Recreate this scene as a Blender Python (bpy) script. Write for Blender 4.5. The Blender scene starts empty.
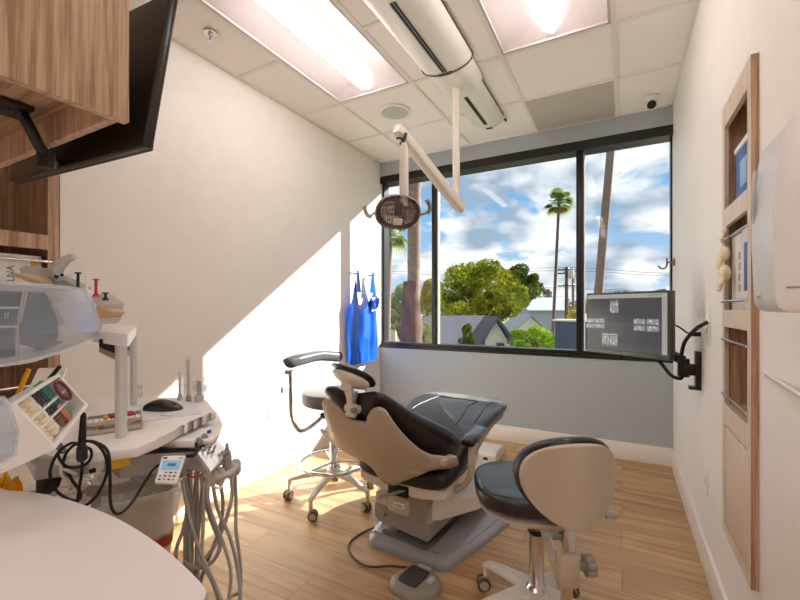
# brightness of the lamps, sun and sky
LENS = 5.8; SUN = 5.2; SKY = 0.38; EXPO = 1.6; CLOUDLOC = (0.3, 0.1, 0.0)
import bpy, bmesh, math, random
from mathutils import Vector as V, Matrix as M, noise as mnoise
random.seed(7)
SC = bpy.context.scene
COL = SC.collection
PI = math.pi

# ------------------------------------------------------------------ camera
F = 408.6; CX = 400.0; CY = 308.0; CAMH = 1.205
YAW = math.atan(222 / 408.6)
FW = V((-math.sin(YAW), math.cos(YAW), 0)); RT = V((math.cos(YAW), math.sin(YAW), 0))
cam = bpy.data.cameras.new('camera'); camo = bpy.data.objects.new('camera', cam); COL.objects.link(camo)
camo.location = (0, 0, CAMH); camo.rotation_euler = (PI / 2, 0, YAW)
cam.sensor_width = 36; cam.lens = 36 * F / 800; cam.shift_y = 8 / 800; cam.clip_start = 0.02; cam.clip_end = 2000
SC.camera = camo

def at(px, py, t=None, X=None, Y=None, z=None):
    """a measured point of the photograph on a given plane -> world metres"""
    rd = (px - CX) / F; d = FW + RT * rd
    if X is not None: t = X / d.x
    elif Y is not None: t = Y / d.y
    elif z is not None: t = (z - CAMH) * F / (CY - py)
    return V((d.x * t, d.y * t, CAMH + (CY - py) / F * t))

# ------------------------------------------------------------------ materials
def lin(c):
    return tuple((x / 12.92 if x <= 0.04045 else ((x + 0.055) / 1.055) ** 2.4) for x in c)
def hx(r, g, b): return lin((r / 255, g / 255, b / 255))

def mat(name, col, rough=0.5, metal=0.0, var=0.06, scale=30, bump=0.0, coat=0.0, trans=0.0, ior=1.45, emit=None, estr=0.0, sss=0.0, spec=0.5, alpha=1.0, stretch=(1, 1, 1)):
    m = bpy.data.materials.new(name); m.use_nodes = True
    nt = m.node_tree; N = nt.nodes; L = nt.links
    b = N['Principled BSDF']
    tc = N.new('ShaderNodeTexCoord'); mp = N.new('ShaderNodeMapping'); mp.inputs['Scale'].default_value = stretch
    L.new(tc.outputs['Object'], mp.inputs['Vector'])
    nz = N.new('ShaderNodeTexNoise'); nz.inputs['Scale'].default_value = scale; nz.inputs['Detail'].default_value = 4
    L.new(mp.outputs['Vector'], nz.inputs['Vector'])
    cr = N.new('ShaderNodeValToRGB')
    c = V(col)
    cr.color_ramp.elements[0].position = 0.3; cr.color_ramp.elements[1].position = 0.7
    cr.color_ramp.elements[0].color = (*[max(0, x * (1 - var)) for x in c], 1)
    cr.color_ramp.elements[1].color = (*[min(1, x * (1 + var)) for x in c], 1)
    L.new(nz.outputs['Fac'], cr.inputs['Fac']); L.new(cr.outputs['Color'], b.inputs['Base Color'])
    b.inputs['Roughness'].default_value = rough; b.inputs['Metallic'].default_value = metal
    b.inputs['IOR'].default_value = ior; b.inputs['Specular IOR Level'].default_value = spec
    b.inputs['Coat Weight'].default_value = coat; b.inputs['Coat Roughness'].default_value = 0.08
    b.inputs['Transmission Weight'].default_value = trans; b.inputs['Alpha'].default_value = alpha
    if sss: b.inputs['Subsurface Weight'].default_value = sss; b.inputs['Subsurface Radius'].default_value = (0.01, 0.008, 0.006)
    if emit: b.inputs['Emission Color'].default_value = (*emit, 1); b.inputs['Emission Strength'].default_value = estr
    if bump:
        bp = N.new('ShaderNodeBump'); bp.inputs['Strength'].default_value = bump; bp.inputs['Distance'].default_value = 0.002
        L.new(nz.outputs['Fac'], bp.inputs['Height']); L.new(bp.outputs['Normal'], b.inputs['Normal'])
    return m

def wood(name, light, dark, axis='Z', scale=1.0, rough=0.45):
    m = bpy.data.materials.new(name); m.use_nodes = True
    nt = m.node_tree; N = nt.nodes; L = nt.links; b = N['Principled BSDF']
    tc = N.new('ShaderNodeTexCoord'); mp = N.new('ShaderNodeMapping')
    s = {'X': (2.6, 85, 85), 'Y': (85, 2.6, 85), 'Z': (85, 85, 2.6)}[axis]
    mp.inputs['Scale'].default_value = [q * scale for q in s]
    L.new(tc.outputs['Object'], mp.inputs['Vector'])
    n1 = N.new('ShaderNodeTexNoise'); n1.inputs['Scale'].default_value = 1.0; n1.inputs['Detail'].default_value = 6; n1.inputs['Distortion'].default_value = 0.6
    L.new(mp.outputs['Vector'], n1.inputs['Vector'])
    mp2 = N.new('ShaderNodeMapping'); mp2.inputs['Scale'].default_value = [q * scale * 5 for q in s]; L.new(tc.outputs['Object'], mp2.inputs['Vector'])
    n2 = N.new('ShaderNodeTexNoise'); n2.inputs['Scale'].default_value = 1.0; n2.inputs['Detail'].default_value = 2
    L.new(mp2.outputs['Vector'], n2.inputs['Vector'])
    mx = N.new('ShaderNodeMath'); mx.operation = 'MULTIPLY_ADD'; mx.inputs[1].default_value = 0.45
    L.new(n2.outputs['Fac'], mx.inputs[0]); L.new(n1.outputs['Fac'], mx.inputs[2])
    cr = N.new('ShaderNodeValToRGB'); e = cr.color_ramp.elements
    e[0].position = 0.56; e[0].color = (*dark, 1); e[1].position = 0.84; e[1].color = (*light, 1)
    L.new(mx.outputs[0], cr.inputs['Fac']); L.new(cr.outputs['Color'], b.inputs['Base Color'])
    b.inputs['Roughness'].default_value = rough
    bp = N.new('ShaderNodeBump'); bp.inputs['Strength'].default_value = 0.15; bp.inputs['Distance'].default_value = 0.001
    L.new(mx.outputs[0], bp.inputs['Height']); L.new(bp.outputs['Normal'], b.inputs['Normal'])
    return m

def clear(name, tint=(1, 1, 1), refl=0.08, rough=0.02, haze=0.0, hazecol=(0.9, 0.93, 0.96)):
    """thin clear sheet: see-through with a reflection, optional milky haze (a real translucent scatter)"""
    m = bpy.data.materials.new(name); m.use_nodes = True
    nt = m.node_tree; N = nt.nodes; L = nt.links
    for n in list(N): N.remove(n)
    o = N.new('ShaderNodeOutputMaterial'); t = N.new('ShaderNodeBsdfTransparent'); t.inputs['Color'].default_value = (*tint, 1)
    g = N.new('ShaderNodeBsdfGlossy'); g.inputs['Roughness'].default_value = rough
    lw = N.new('ShaderNodeLayerWeight'); lw.inputs['Blend'].default_value = 0.5
    pw = N.new('ShaderNodeMath'); pw.operation = 'POWER'; pw.inputs[1].default_value = 4.0; L.new(lw.outputs['Facing'], pw.inputs[0])
    fr = N.new('ShaderNodeMath'); fr.operation = 'MULTIPLY_ADD'; fr.inputs[1].default_value = 0.6; fr.inputs[2].default_value = refl * 0.15; L.new(pw.outputs[0], fr.inputs[0])
    mx = N.new('ShaderNodeMixShader'); L.new(fr.outputs[0], mx.inputs[0]); L.new(t.outputs[0], mx.inputs[1]); L.new(g.outputs[0], mx.inputs[2])
    last = mx
    if haze:
        d = N.new('ShaderNodeBsdfDiffuse'); d.inputs['Color'].default_value = (*hazecol, 1)
        tl = N.new('ShaderNodeBsdfTranslucent'); tl.inputs['Color'].default_value = (*hazecol, 1)
        a = N.new('ShaderNodeMixShader'); a.inputs[0].default_value = 0.5; L.new(d.outputs[0], a.inputs[1]); L.new(tl.outputs[0], a.inputs[2])
        nz = N.new('ShaderNodeTexNoise'); nz.inputs['Scale'].default_value = 9
        mr = N.new('ShaderNodeMapRange'); mr.inputs['To Min'].default_value = haze * 0.85; mr.inputs['To Max'].default_value = min(1, haze * 1.15)
        L.new(nz.outputs['Fac'], mr.inputs['Value'])
        m2 = N.new('ShaderNodeMixShader'); L.new(mr.outputs[0], m2.inputs[0]); L.new(mx.outputs[0], m2.inputs[1]); L.new(a.outputs[0], m2.inputs[2])
        last = m2
    L.new(last.outputs[0], o.inputs['Surface'])
    return m

# ------------------------------------------------------------------ mesh helpers
def BM(): return bmesh.new()
def _xf(verts, mtx):
    for v in verts: v.co = mtx @ v.co
def rotm(rx=0, ry=0, rz=0):
    return M.Rotation(rz, 4, 'Z') @ M.Rotation(ry, 4, 'Y') @ M.Rotation(rx, 4, 'X')
def box(bm, c, s, rot=None, bev=0.0, seg=2):
    r = bmesh.ops.create_cube(bm, size=1.0)
    vs = r['verts']
    for v in vs: v.co = V((v.co.x * s[0], v.co.y * s[1], v.co.z * s[2]))
    if bev:
        es = list({e for v in vs for e in v.link_edges})
        rr = bmesh.ops.bevel(bm, geom=es, offset=min(bev, min(s) * 0.49), segments=seg, affect='EDGES', profile=0.5)
        seen = set(); st = [rr['verts'][0]]
        while st:
            q = st.pop()
            if q in seen: continue
            seen.add(q)
            for e in q.link_edges: st.append(e.other_vert(q))
        vs = list(seen)
    mt = M.Translation(V(c)) @ (rot if rot else M.Identity(4))
    _xf(vs, mt); return vs
def bxr(bm, a, b, bev=0.0, seg=2):
    a = V(a); b = V(b)
    return box(bm, (a + b) / 2, [abs(q) for q in (b - a)], None, bev, seg)
def frame_of(d):
    d = V(d).normalized()
    return d.to_track_quat('Z', 'Y').to_matrix().to_4x4()
def ring(bm, c, r, n, mt, squash=1.0):
    return [bm.verts.new(V(c) + (mt @ V((math.cos(2 * PI * i / n) * r, math.sin(2 * PI * i / n) * r * squash, 0)))) for i in range(n)]
def skin(bm, rings, cap=True, closed=False):
    n = len(rings[0])
    m = len(rings)
    for k in range(m if closed else m - 1):
        A = rings[k]; B = rings[(k + 1) % m]
        for i in range(n):
            j = (i + 1) % n
            try: bm.faces.new((A[i], A[j], B[j], B[i]))
            except ValueError: pass
    if cap and not closed:
        try: bm.faces.new(list(reversed(rings[0]))); bm.faces.new(rings[-1])
        except ValueError: pass
def cyl(bm, p0, p1, r, r2=None, n=24, cap=True):
    p0 = V(p0); p1 = V(p1); mt = frame_of(p1 - p0)
    skin(bm, [ring(bm, p0, r, n, mt), ring(bm, p1, r if r2 is None else r2, n, mt)], cap)
def lathe(bm, prof, c=(0, 0, 0), n=32, rot=None):
    mt = M.Translation(V(c)) @ (rot if rot else M.Identity(4))
    rs = []
    for r, z in prof:
        rs.append([bm.verts.new(mt @ V((math.cos(2 * PI * i / n) * max(r, 1e-4), math.sin(2 * PI * i / n) * max(r, 1e-4), z))) for i in range(n)])
    skin(bm, rs, True)
def catmull(pts, sub=6):
    P = [V(p) for p in pts]
    if len(P) < 3 or sub <= 1: return P
    out = []
    for i in range(len(P) - 1):
        a = P[i - 1] if i else P[0] * 2 - P[1]; b = P[i]; c = P[i + 1]; d = P[i + 2] if i + 2 < len(P) else P[-1] * 2 - P[-2]
        for k in range(sub):
            t = k / sub
            out.append(0.5 * ((2 * b) + (c - a) * t + (2 * a - 5 * b + 4 * c - d) * t * t + (3 * b - a - 3 * c + d) * t ** 3))
    out.append(P[-1]); return out
def tube(bm, pts, r, n=10, sub=6, r2=None, squash=1.0, closed=False):
    P = catmull(pts, sub) if not closed else [V(p) for p in pts]
    m = len(P); rs = []
    up = None
    for i, p in enumerate(P):
        if closed: d = P[(i + 1) % m] - P[i - 1]
        else: d = P[min(i + 1, m - 1)] - P[max(i - 1, 0)]
        if d.length < 1e-9: d = V((0, 0, 1))
        d.normalize()
        if up is None: up = V((0, 0, 1)) if abs(d.z) < 0.9 else V((1, 0, 0))
        x = up.cross(d)
        if x.length < 1e-6: x = V((1, 0, 0)).cross(d)
        x.normalize(); y = d.cross(x).normalized(); up = y
        rad = r if r2 is None else r + (r2 - r) * i / (m - 1)
        rs.append([bm.verts.new(p + x * math.cos(2 * PI * k / n) * rad + y * math.sin(2 * PI * k / n) * rad * squash) for k in range(n)])
    skin(bm, rs, True, closed)
def ell(bm, c, s, rot=None, u=20, v=12):
    r = bmesh.ops.create_uvsphere(bm, u_segments=u, v_segments=v, radius=1.0)
    mt = M.Translation(V(c)) @ (rot if rot else M.Identity(4)) @ M.Diagonal((s[0], s[1], s[2], 1))
    _xf(r['verts'], mt); return r['verts']
def prism(bm, pts, h, mt=None, bev=0.0, seg=2):
    """2-D outline extruded by h along local +z, then placed by mt"""
    mt = mt or M.Identity(4)
    n0 = len(bm.verts)
    A = [bm.verts.new(V((p[0], p[1], 0))) for p in pts]; B = [bm.verts.new(V((p[0], p[1], h))) for p in pts]
    n = len(pts); fs = []
    fs.append(bm.faces.new(list(reversed(A)))); fs.append(bm.faces.new(B))
    for i in range(n): fs.append(bm.faces.new((A[i], A[(i + 1) % n], B[(i + 1) % n], B[i])))
    vs = A + B
    if bev:
        es = [e for f in fs[:2] for e in f.edges]
        rr = bmesh.ops.bevel(bm, geom=es, offset=bev, segments=seg, affect='EDGES', profile=0.5)
        seen = set(); st = [v for v in rr['verts']][:1]
        while st:
            q = st.pop()
            if q in seen: continue
            seen.add(q)
            for e in q.link_edges: st.append(e.other_vert(q))
        vs = list(seen)
    _xf(vs, mt); return vs
def frame_mt(o, x, y):
    """matrix whose local x, y are the given directions and origin o"""
    x = V(x).normalized(); y = V(y); y = (y - x * y.dot(x)).normalized(); z = x.cross(y)
    m = M.Identity(4)
    for i in range(3): m[i][0] = x[i]; m[i][1] = y[i]; m[i][2] = z[i]; m[i][3] = o[i]
    return m
def roundpoly(pts, r, seg=4):
    out = []; n = len(pts)
    for i in range(n):
        p = V((*pts[i], 0)); a = V((*pts[i - 1], 0)); b = V((*pts[(i + 1) % n], 0))
        rr = r[i] if isinstance(r, (list, tuple)) else r
        da = (a - p); db = (b - p); q = min(rr, da.length * 0.49, db.length * 0.49)
        if q <= 0: out.append((p.x, p.y)); continue
        s = p + da.normalized() * q; e = p + db.normalized() * q
        for k in range(seg + 1):
            t = k / seg; w = s * (1 - t) ** 2 + p * 2 * t * (1 - t) + e * t * t
            out.append((w.x, w.y))
    return out
def rrect(w, h, r, seg=4): return roundpoly([(-w / 2, -h / 2), (w / 2, -h / 2), (w / 2, h / 2), (-w / 2, h / 2)], r, seg)
def grid(bm, fn, nu, nv, thick=0.0):
    g = [[bm.verts.new(fn(i / nu, j / nv)) for j in range(nv + 1)] for i in range(nu + 1)]
    fs = [bm.faces.new((g[i][j], g[i + 1][j], g[i + 1][j + 1], g[i][j + 1])) for i in range(nu) for j in range(nv)]
    if thick:
        bmesh.ops.recalc_face_normals(bm, faces=fs)
        bm.normal_update()
        h = [[bm.verts.new(v.co - v.normal * thick) for v in r] for r in g]
        for i in range(nu):
            for j in range(nv): bm.faces.new((h[i][j], h[i][j + 1], h[i + 1][j + 1], h[i + 1][j]))
        rim = [(i, 0) for i in range(nu + 1)] + [(nu, j) for j in range(1, nv + 1)] + [(i, nv) for i in range(nu - 1, -1, -1)] + [(0, j) for j in range(nv - 1, 0, -1)]
        for k in range(len(rim)):
            p = rim[k]; q = rim[(k + 1) % len(rim)]
            bm.faces.new((g[p[0]][p[1]], g[q[0]][q[1]], h[q[0]][q[1]], h[p[0]][p[1]]))
    return fs
def loft(bm, secs, cap=True):
    skin(bm, [[bm.verts.new(V(p)) for p in s] for s in secs], cap)

# ------------------------------------------------------------------ objects
ROOT = {}
def thing(name, label, cat, loc=(0, 0, 0), rz=0.0, group=None, local=False):
    o = bpy.data.objects.new(name, None); COL.objects.link(o); o.empty_display_size = 0.05
    o.location = loc; o.rotation_euler = (0, 0, rz); o['label'] = label; o['category'] = cat
    if group: o['group'] = group
    ROOT[o] = M.Identity(4) if local else (M.Translation(V(loc)) @ M.Rotation(rz, 4, 'Z')).inverted()
    return o
def obj(name, bm, m, parent=None, ang=38, sub=0, label=None, cat=None, group=None, kind=None, bev=0):
    bmesh.ops.recalc_face_normals(bm, faces=bm.faces[:])
    base = None
    if parent is not None and parent in ROOT:
        mt = ROOT[parent]
        if mt != M.Identity(4): bm.transform(mt)
    elif parent is None and kind is None:
        # origin at the base of the thing
        xs = [v.co for v in bm.verts]
        base = V(((min(p.x for p in xs) + max(p.x for p in xs)) / 2, (min(p.y for p in xs) + max(p.y for p in xs)) / 2, min(p.z for p in xs)))
        bm.transform(M.Translation(-base))
    me = bpy.data.meshes.new(name); bm.to_mesh(me); bm.free()
    me.materials.append(m)
    for p in me.polygons: p.use_smooth = True
    me.set_sharp_from_angle(angle=math.radians(ang))
    o = bpy.data.objects.new(name, me); COL.objects.link(o)
    if base is not None: o.location = base
    if parent is not None:
        o.parent = parent; ROOT[o] = ROOT.get(parent, M.Identity(4))
    if bev:
        b = o.modifiers.new('bevel', 'BEVEL'); b.width = bev; b.segments = 2; b.limit_method = 'ANGLE'; b.angle_limit = math.radians(40)
    if sub:
        s = o.modifiers.new('subsurf', 'SUBSURF'); s.levels = sub; s.render_levels = sub
    if label: o['label'] = label
    if cat: o['category'] = cat
    if group: o['group'] = group
    if kind: o['kind'] = kind
    return o
def struct(name, bm, m, parent=None, **k):
    return obj(name, bm, m, parent, kind='structure' if parent is None else None, **k)
def dup(root, loc, rz=None, label=None, group=None):
    r = root.copy(); COL.objects.link(r); r.location = loc
    if rz is not None: r.rotation_euler = (0, 0, rz)
    if label: r['label'] = label
    if group: r['group'] = group
    for ch in list(root.children):
        c = ch.copy(); COL.objects.link(c); c.parent = r
        for g in list(ch.children):
            d = g.copy(); COL.objects.link(d); d.parent = c
    return r
def textobj(name, body, size, mt, m, parent, ext=0.0006, align='CENTER'):
    """raised lettering turned into a mesh"""
    cu = bpy.data.curves.new(name, 'FONT'); cu.body = body; cu.size = size; cu.extrude = ext; cu.align_x = align; cu.align_y = 'CENTER'; cu.resolution_u = 2
    t = bpy.data.objects.new('tmp', cu); COL.objects.link(t)
    dg = bpy.context.evaluated_depsgraph_get(); me = bpy.data.meshes.new_from_object(t.evaluated_get(dg))
    bpy.data.objects.remove(t); bpy.data.curves.remove(cu)
    bm = BM(); bm.from_mesh(me); bpy.data.meshes.remove(me); bm.transform(mt)
    return obj(name, bm, m, parent)

# ------------------------------------------------------------------ shared materials
W = {}
W['wall'] = mat('warm_white_paint', hx(240, 236, 231), 0.6, var=0.015, scale=14, bump=0.05)
W['wallgrey'] = mat('grey_blue_paint', hx(172, 181, 186), 0.6, var=0.015, scale=14, bump=0.05)
W['base'] = mat('white_baseboard_paint', hx(240, 234, 228), 0.4, var=0.01)
W['black'] = mat('black_satin', hx(24, 23, 24), 0.38, var=0.1)
W['blackmet'] = mat('black_window_metal', hx(30, 28, 30), 0.35, metal=0.0, var=0.1, scale=12)
W['white'] = mat('white_plastic', hx(238, 236, 234), 0.32, var=0.015, scale=20)
W['offwhite'] = mat('off_white_plastic', hx(226, 222, 214), 0.38, var=0.02, scale=20)
W['beige'] = mat('beige_plastic', hx(192, 179, 160), 0.42, var=0.02, scale=20)
W['beige2'] = mat('pale_beige_plastic', hx(222, 215, 202), 0.36, var=0.02, scale=20)
W['grey'] = mat('mid_grey_plastic', hx(150, 146, 140), 0.4, var=0.03, scale=20)
W['lgrey'] = mat('light_grey_plastic', hx(190, 187, 182), 0.4, var=0.03, scale=20)
W['dgrey'] = mat('dark_grey_plastic', hx(70, 68, 68), 0.45, var=0.05, scale=20)
W['leather'] = mat('black_upholstery', hx(38, 36, 40), 0.32, var=0.12, scale=120, bump=0.12, coat=0.15)
W['chrome'] = mat('polished_chrome', hx(215, 215, 218), 0.12, metal=1.0, var=0.02)
W['steel'] = mat('brushed_steel', hx(175, 175, 175), 0.3, metal=1.0, var=0.05, stretch=(1, 1, 12))
W['alu'] = mat('satin_aluminium', hx(214, 215, 216), 0.35, metal=0.35, var=0.03, stretch=(1, 1, 10))
W['rubber'] = mat('black_rubber', hx(22, 22, 22), 0.6, var=0.1)
W['hose'] = mat('grey_silicone_hose', hx(172, 169, 164), 0.45, var=0.04)
W['wood'] = wood('oak_laminate_upright', hx(202, 170, 140), hx(152, 118, 90), 'Z')
W['woodx'] = wood('oak_laminate_along_x', hx(192, 160, 130), hx(146, 112, 84), 'X')
W['woody'] = wood('oak_laminate_along_y', hx(192, 160, 130), hx(146, 112, 84), 'Y')
W['red'] = mat('red_plastic', hx(200, 40, 30), 0.35)
W['blue'] = mat('blue_plastic', hx(40, 90, 160), 0.4)
W['yellow'] = mat('yellow_plastic', hx(238, 178, 20), 0.4)
W['green'] = mat('green_plastic', hx(40, 120, 80), 0.4)
W['glass'] = clear('window_glass', (0.97, 0.985, 0.98), 0.06)
W['film'] = clear('clear_plastic_film', (0.97, 0.98, 0.99), 0.25, rough=0.12, haze=0.12)
# ================================================================== the room
XL, XR, YB, H = -2.26, 0.342, 3.71, 2.74
YO = 3.88      # outer face of the window wall
YR = -2.6      # rear of the room
ZS, ZH = 0.80, 2.60

# floor : oak planks running along X
fm = bpy.data.materials.new('oak_plank_floor'); fm.use_nodes = True
nt = fm.node_tree; N = nt.nodes; L = nt.links; b = N['Principled BSDF']
tc = N.new('ShaderNodeTexCoord'); br = N.new('ShaderNodeTexBrick')
br.offset = 0.37; br.inputs['Scale'].default_value = 1.0
br.inputs['Brick Width'].default_value = 1.22; br.inputs['Row Height'].default_value = 0.18
br.inputs['Mortar Size'].default_value = 0.0012; br.inputs['Mortar Smooth'].default_value = 0.2; br.inputs['Bias'].default_value = 0.0
br.inputs['Color1'].default_value = (0.0, 0.0, 0.0, 1); br.inputs['Color2'].default_value = (1, 1, 1, 1); br.inputs['Mortar'].default_value = (0.5, 0.5, 0.5, 1)
L.new(tc.outputs['Object'], br.inputs['Vector'])
mp = N.new('ShaderNodeMapping'); mp.inputs['Scale'].default_value = (1.3, 22, 1)
L.new(tc.outputs['Object'], mp.inputs['Vector'])
ad = N.new('ShaderNodeVectorMath'); ad.operation = 'ADD'
sc_ = N.new('ShaderNodeVectorMath'); sc_.operation = 'SCALE'; sc_.inputs['Scale'].default_value = 9.0
L.new(br.outputs['Color'], sc_.inputs[0]); L.new(mp.outputs['Vector'], ad.inputs[0]); L.new(sc_.outputs[0], ad.inputs[1])
n1 = N.new('ShaderNodeTexNoise'); n1.inputs['Scale'].default_value = 1.0; n1.inputs['Detail'].default_value = 8; n1.inputs['Roughness'].default_value = 0.62; n1.inputs['Distortion'].default_value = 0.5
L.new(ad.outputs[0], n1.inputs['Vector'])
cr = N.new('ShaderNodeValToRGB'); e = cr.color_ramp.elements
e[0].position = 0.32; e[0].color = (*hx(158, 120, 80), 1); e[1].position = 0.72; e[1].color = (*hx(214, 179, 136), 1)
em = e.new(0.5); em.color = (*hx(193, 156, 112), 1)
L.new(n1.outputs['Fac'], cr.inputs['Fac'])
mx = N.new('ShaderNodeMix'); mx.data_type = 'RGBA'; mx.blend_type = 'MULTIPLY'; mx.inputs['Factor'].default_value = 1.0
cr2 = N.new('ShaderNodeValToRGB'); cr2.color_ramp.elements[0].color = (0.86, 0.84, 0.82, 1); cr2.color_ramp.elements[1].color = (1.08, 1.06, 1.03, 1)
L.new(br.outputs['Color'], cr2.inputs['Fac']); L.new(cr.outputs['Color'], mx.inputs['A']); L.new(cr2.outputs['Color'], mx.inputs['B'])
m3 = N.new('ShaderNodeMix'); m3.data_type = 'RGBA'; m3.inputs['B'].default_value = (*hx(120, 88, 60), 1)
L.new(br.outputs['Fac'], m3.inputs['Factor']); L.new(mx.outputs['Result'], m3.inputs['A'])
L.new(m3.outputs['Result'], b.inputs['Base Color']); b.inputs['Roughness'].default_value = 0.42
bp = N.new('ShaderNodeBump'); bp.inputs['Strength'].default_value = 0.12; bp.inputs['Distance'].default_value = 0.001
L.new(n1.outputs['Fac'], bp.inputs['Height']); L.new(bp.outputs['Normal'], b.inputs['Normal'])
bm = BM(); bxr(bm, (XL - .5, YR - .2, -0.12), (XR + .4, YO, 0)); struct('floor', bm, fm)

# walls with the recesses cut out
bm = BM()
bxr(bm, (XL - .5, 0.90, 0), (XL, YO, H + .2)); bxr(bm, (XL - .5, YR, 0), (XL, -0.35, H + .2)); bxr(bm, (XL - .52, YR, 0), (XL - .4, YO, H + .2))
struct('wall_left', bm, W['wall'])
NY0, NY1, NZ0, NZ1 = 1.505, 1.88, 0.40, 1.93
bm = BM()
bxr(bm, (XR + .28, YR, 0), (XR + .3, YO, H + .2))
def wq(y0, z0, y1, z1): bm.faces.new([bm.verts.new((XR, y, z)) for y, z in ((y0, z0), (y0, z1), (y1, z1), (y1, z0))])
# inner face as one skin round the recess, with its jamb returns
o_ = [bm.verts.new((XR, y, z)) for y, z in ((YR, 0), (YO, 0), (YO, H + .2), (YR, H + .2))]
i_ = [bm.verts.new((XR, y, z)) for y, z in ((NY0, NZ0), (NY1, NZ0), (NY1, NZ1), (NY0, NZ1))]
k_ = [bm.verts.new((XR + .28, y, z)) for y, z in ((NY0, NZ0), (NY1, NZ0), (NY1, NZ1), (NY0, NZ1))]
p_ = [bm.verts.new((XR + .28, y, z)) for y, z in ((YR, 0), (YO, 0), (YO, H + .2), (YR, H + .2))]
for j in range(4):
    n_ = (j + 1) % 4
    bm.faces.new((o_[j], o_[n_], i_[n_], i_[j])); bm.faces.new((i_[j], i_[n_], k_[n_], k_[j])); bm.faces.new((o_[n_], o_[j], p_[j], p_[n_]))
struct('wall_right', bm, W['wall'])
bm = BM(); bxr(bm, (XL, YB, -3.4), (XR, YO, ZS - .012)); bxr(bm, (XL, YB, ZH), (XR, YO, H + .2)); struct('wall_back', bm, W['wallgrey'])
bm = BM(); bxr(bm, (XL - .5, YR - .2, 0), (XR + .3, YR, H + .2)); struct('wall_rear', bm, W['wall'])

def baseboard(name, a, bb):
    bm = BM(); bxr(bm, a, bb, 0.004); struct(name, bm, W['base'])
baseboard('baseboard_left', (XL, 0.92, 0), (XL + .014, YB, .14))
baseboard('baseboard_right', (XR - .014, YR, 0), (XR, YB, .14))
baseboard('baseboard_back', (XL + .014, YB - .014, 0), (XR - .014, YB, .14))

# window : three lights between black mullions
MUL = [(-1.65, 0.05), (-0.315, 0.052)]
win = thing('window_1', 'black framed three-light window filling the upper end wall', 'window', (-0.96, 3.8, ZS)); win['kind'] = 'structure'
bm = BM()
bxr(bm, (XL, YB + .004, ZH - .075), (XR, YO, ZH))
bxr(bm, (XL, YB - .006, ZS - .012), (XR, YO, ZS + .012)); bxr(bm, (XL, YB + .03, ZS), (XR, YO - .02, ZS + .045))
bxr(bm, (XL, YB + .05, ZS), (XL + .025, YO - .02, ZH)); bxr(bm, (XR - .012, YB + .06, ZS), (XR, YO - .02, ZH))
obj('window_frame', bm, W['blackmet'], win, bev=0.003)
for x, w in MUL:
    bm = BM(); bxr(bm, (x - w / 2, YB + .035, ZS + .01), (x + w / 2, YO - .03, ZH - .05), 0.004)
    obj('mullion', bm, W['blackmet'], win)
    bm = BM(); bxr(bm, (x + w / 2, YB + .05, ZS + .03), (x + w / 2 + .012, YO - .06, ZH - .07))
    obj('glazing_bead', bm, W['grey'], win)
xs = [XL + .02, MUL[0][0], MUL[1][0], XR - .01]
for i in range(3):
    bm = BM(); bxr(bm, (xs[i], YB + .085, ZS + .03), (xs[i + 1], YB + .089, ZH - .06)); obj('window_pane', bm, W['glass'], win)

# ------------------------------------------------------------------ ceiling
GX = [-1.87, -1.26, -0.65, -0.04]; GY = [2.49, 1.88, 1.27, 0.66, 0.05, -0.56, -1.17, -1.78, -2.39, 3.10]
tile = mat('mineral_fibre_tile', hx(252, 248, 245), 0.85, var=0.02, scale=260, bump=0.25)
bm = BM()
lights = [(-1.565, 1.88), (-0.345, 1.88), (-1.565, -0.56), (-0.345, -0.56), (-1.565, -1.78), (-0.345, -1.78), (-0.955, -0.56), (-0.955, -1.78)]  # troffers behind the camera are added out of view to fill the room
def occ(x0, x1, y0, y1):
    for lx, ly in lights:
        if x0 < lx < x1 and abs((y0 + y1) / 2 - ly) < .6: return True
    return False
X_ = [XL - .5] + GX + [XR + .2]; Y_ = [YR - .1] + sorted(GY) + [YO]
for i in range(len(X_) - 1):
    for j in range(len(Y_) - 1):
        if occ(X_[i], X_[i + 1], Y_[j], Y_[j + 1]): continue
        bxr(bm, (X_[i] + .002, Y_[j] + .002, H + .007), (X_[i + 1] - .002, Y_[j + 1] - .002, H + .022))
ceil = struct('ceiling', bm, tile)
bm = BM()
for x in GX: bxr(bm, (x - .012, YR, H - .001), (x + .012, YB, H + .03))
for y in sorted(GY):
    for i in range(len(X_) - 1):
        if any(X_[i] < lx < X_[i + 1] and abs(y - ly) < .1 for lx, ly in lights): continue
        bxr(bm, (max(X_[i], XL), y - .012, H - .0008), (min(X_[i + 1], XR), y + .012, H + .03))
bxr(bm, (XL, YR, H - .001), (XL + .02, YB, H + .01)); bxr(bm, (XR - .02, YR, H - .001), (XR, YB, H + .01)); bxr(bm, (XL, YB - .02, H - .001), (XR, YB, H + .01))
struct('trim_1', bm, mat('white_ceiling_grid', hx(240, 236, 230), 0.5, var=0.01), label='white metal grid of the tiled ceiling')
bm = BM(); bxr(bm, (XL - .5, YR - .2, H + .17), (XR + .3, YO, H + .25)); struct('ceiling_slab', bm, tile)

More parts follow.
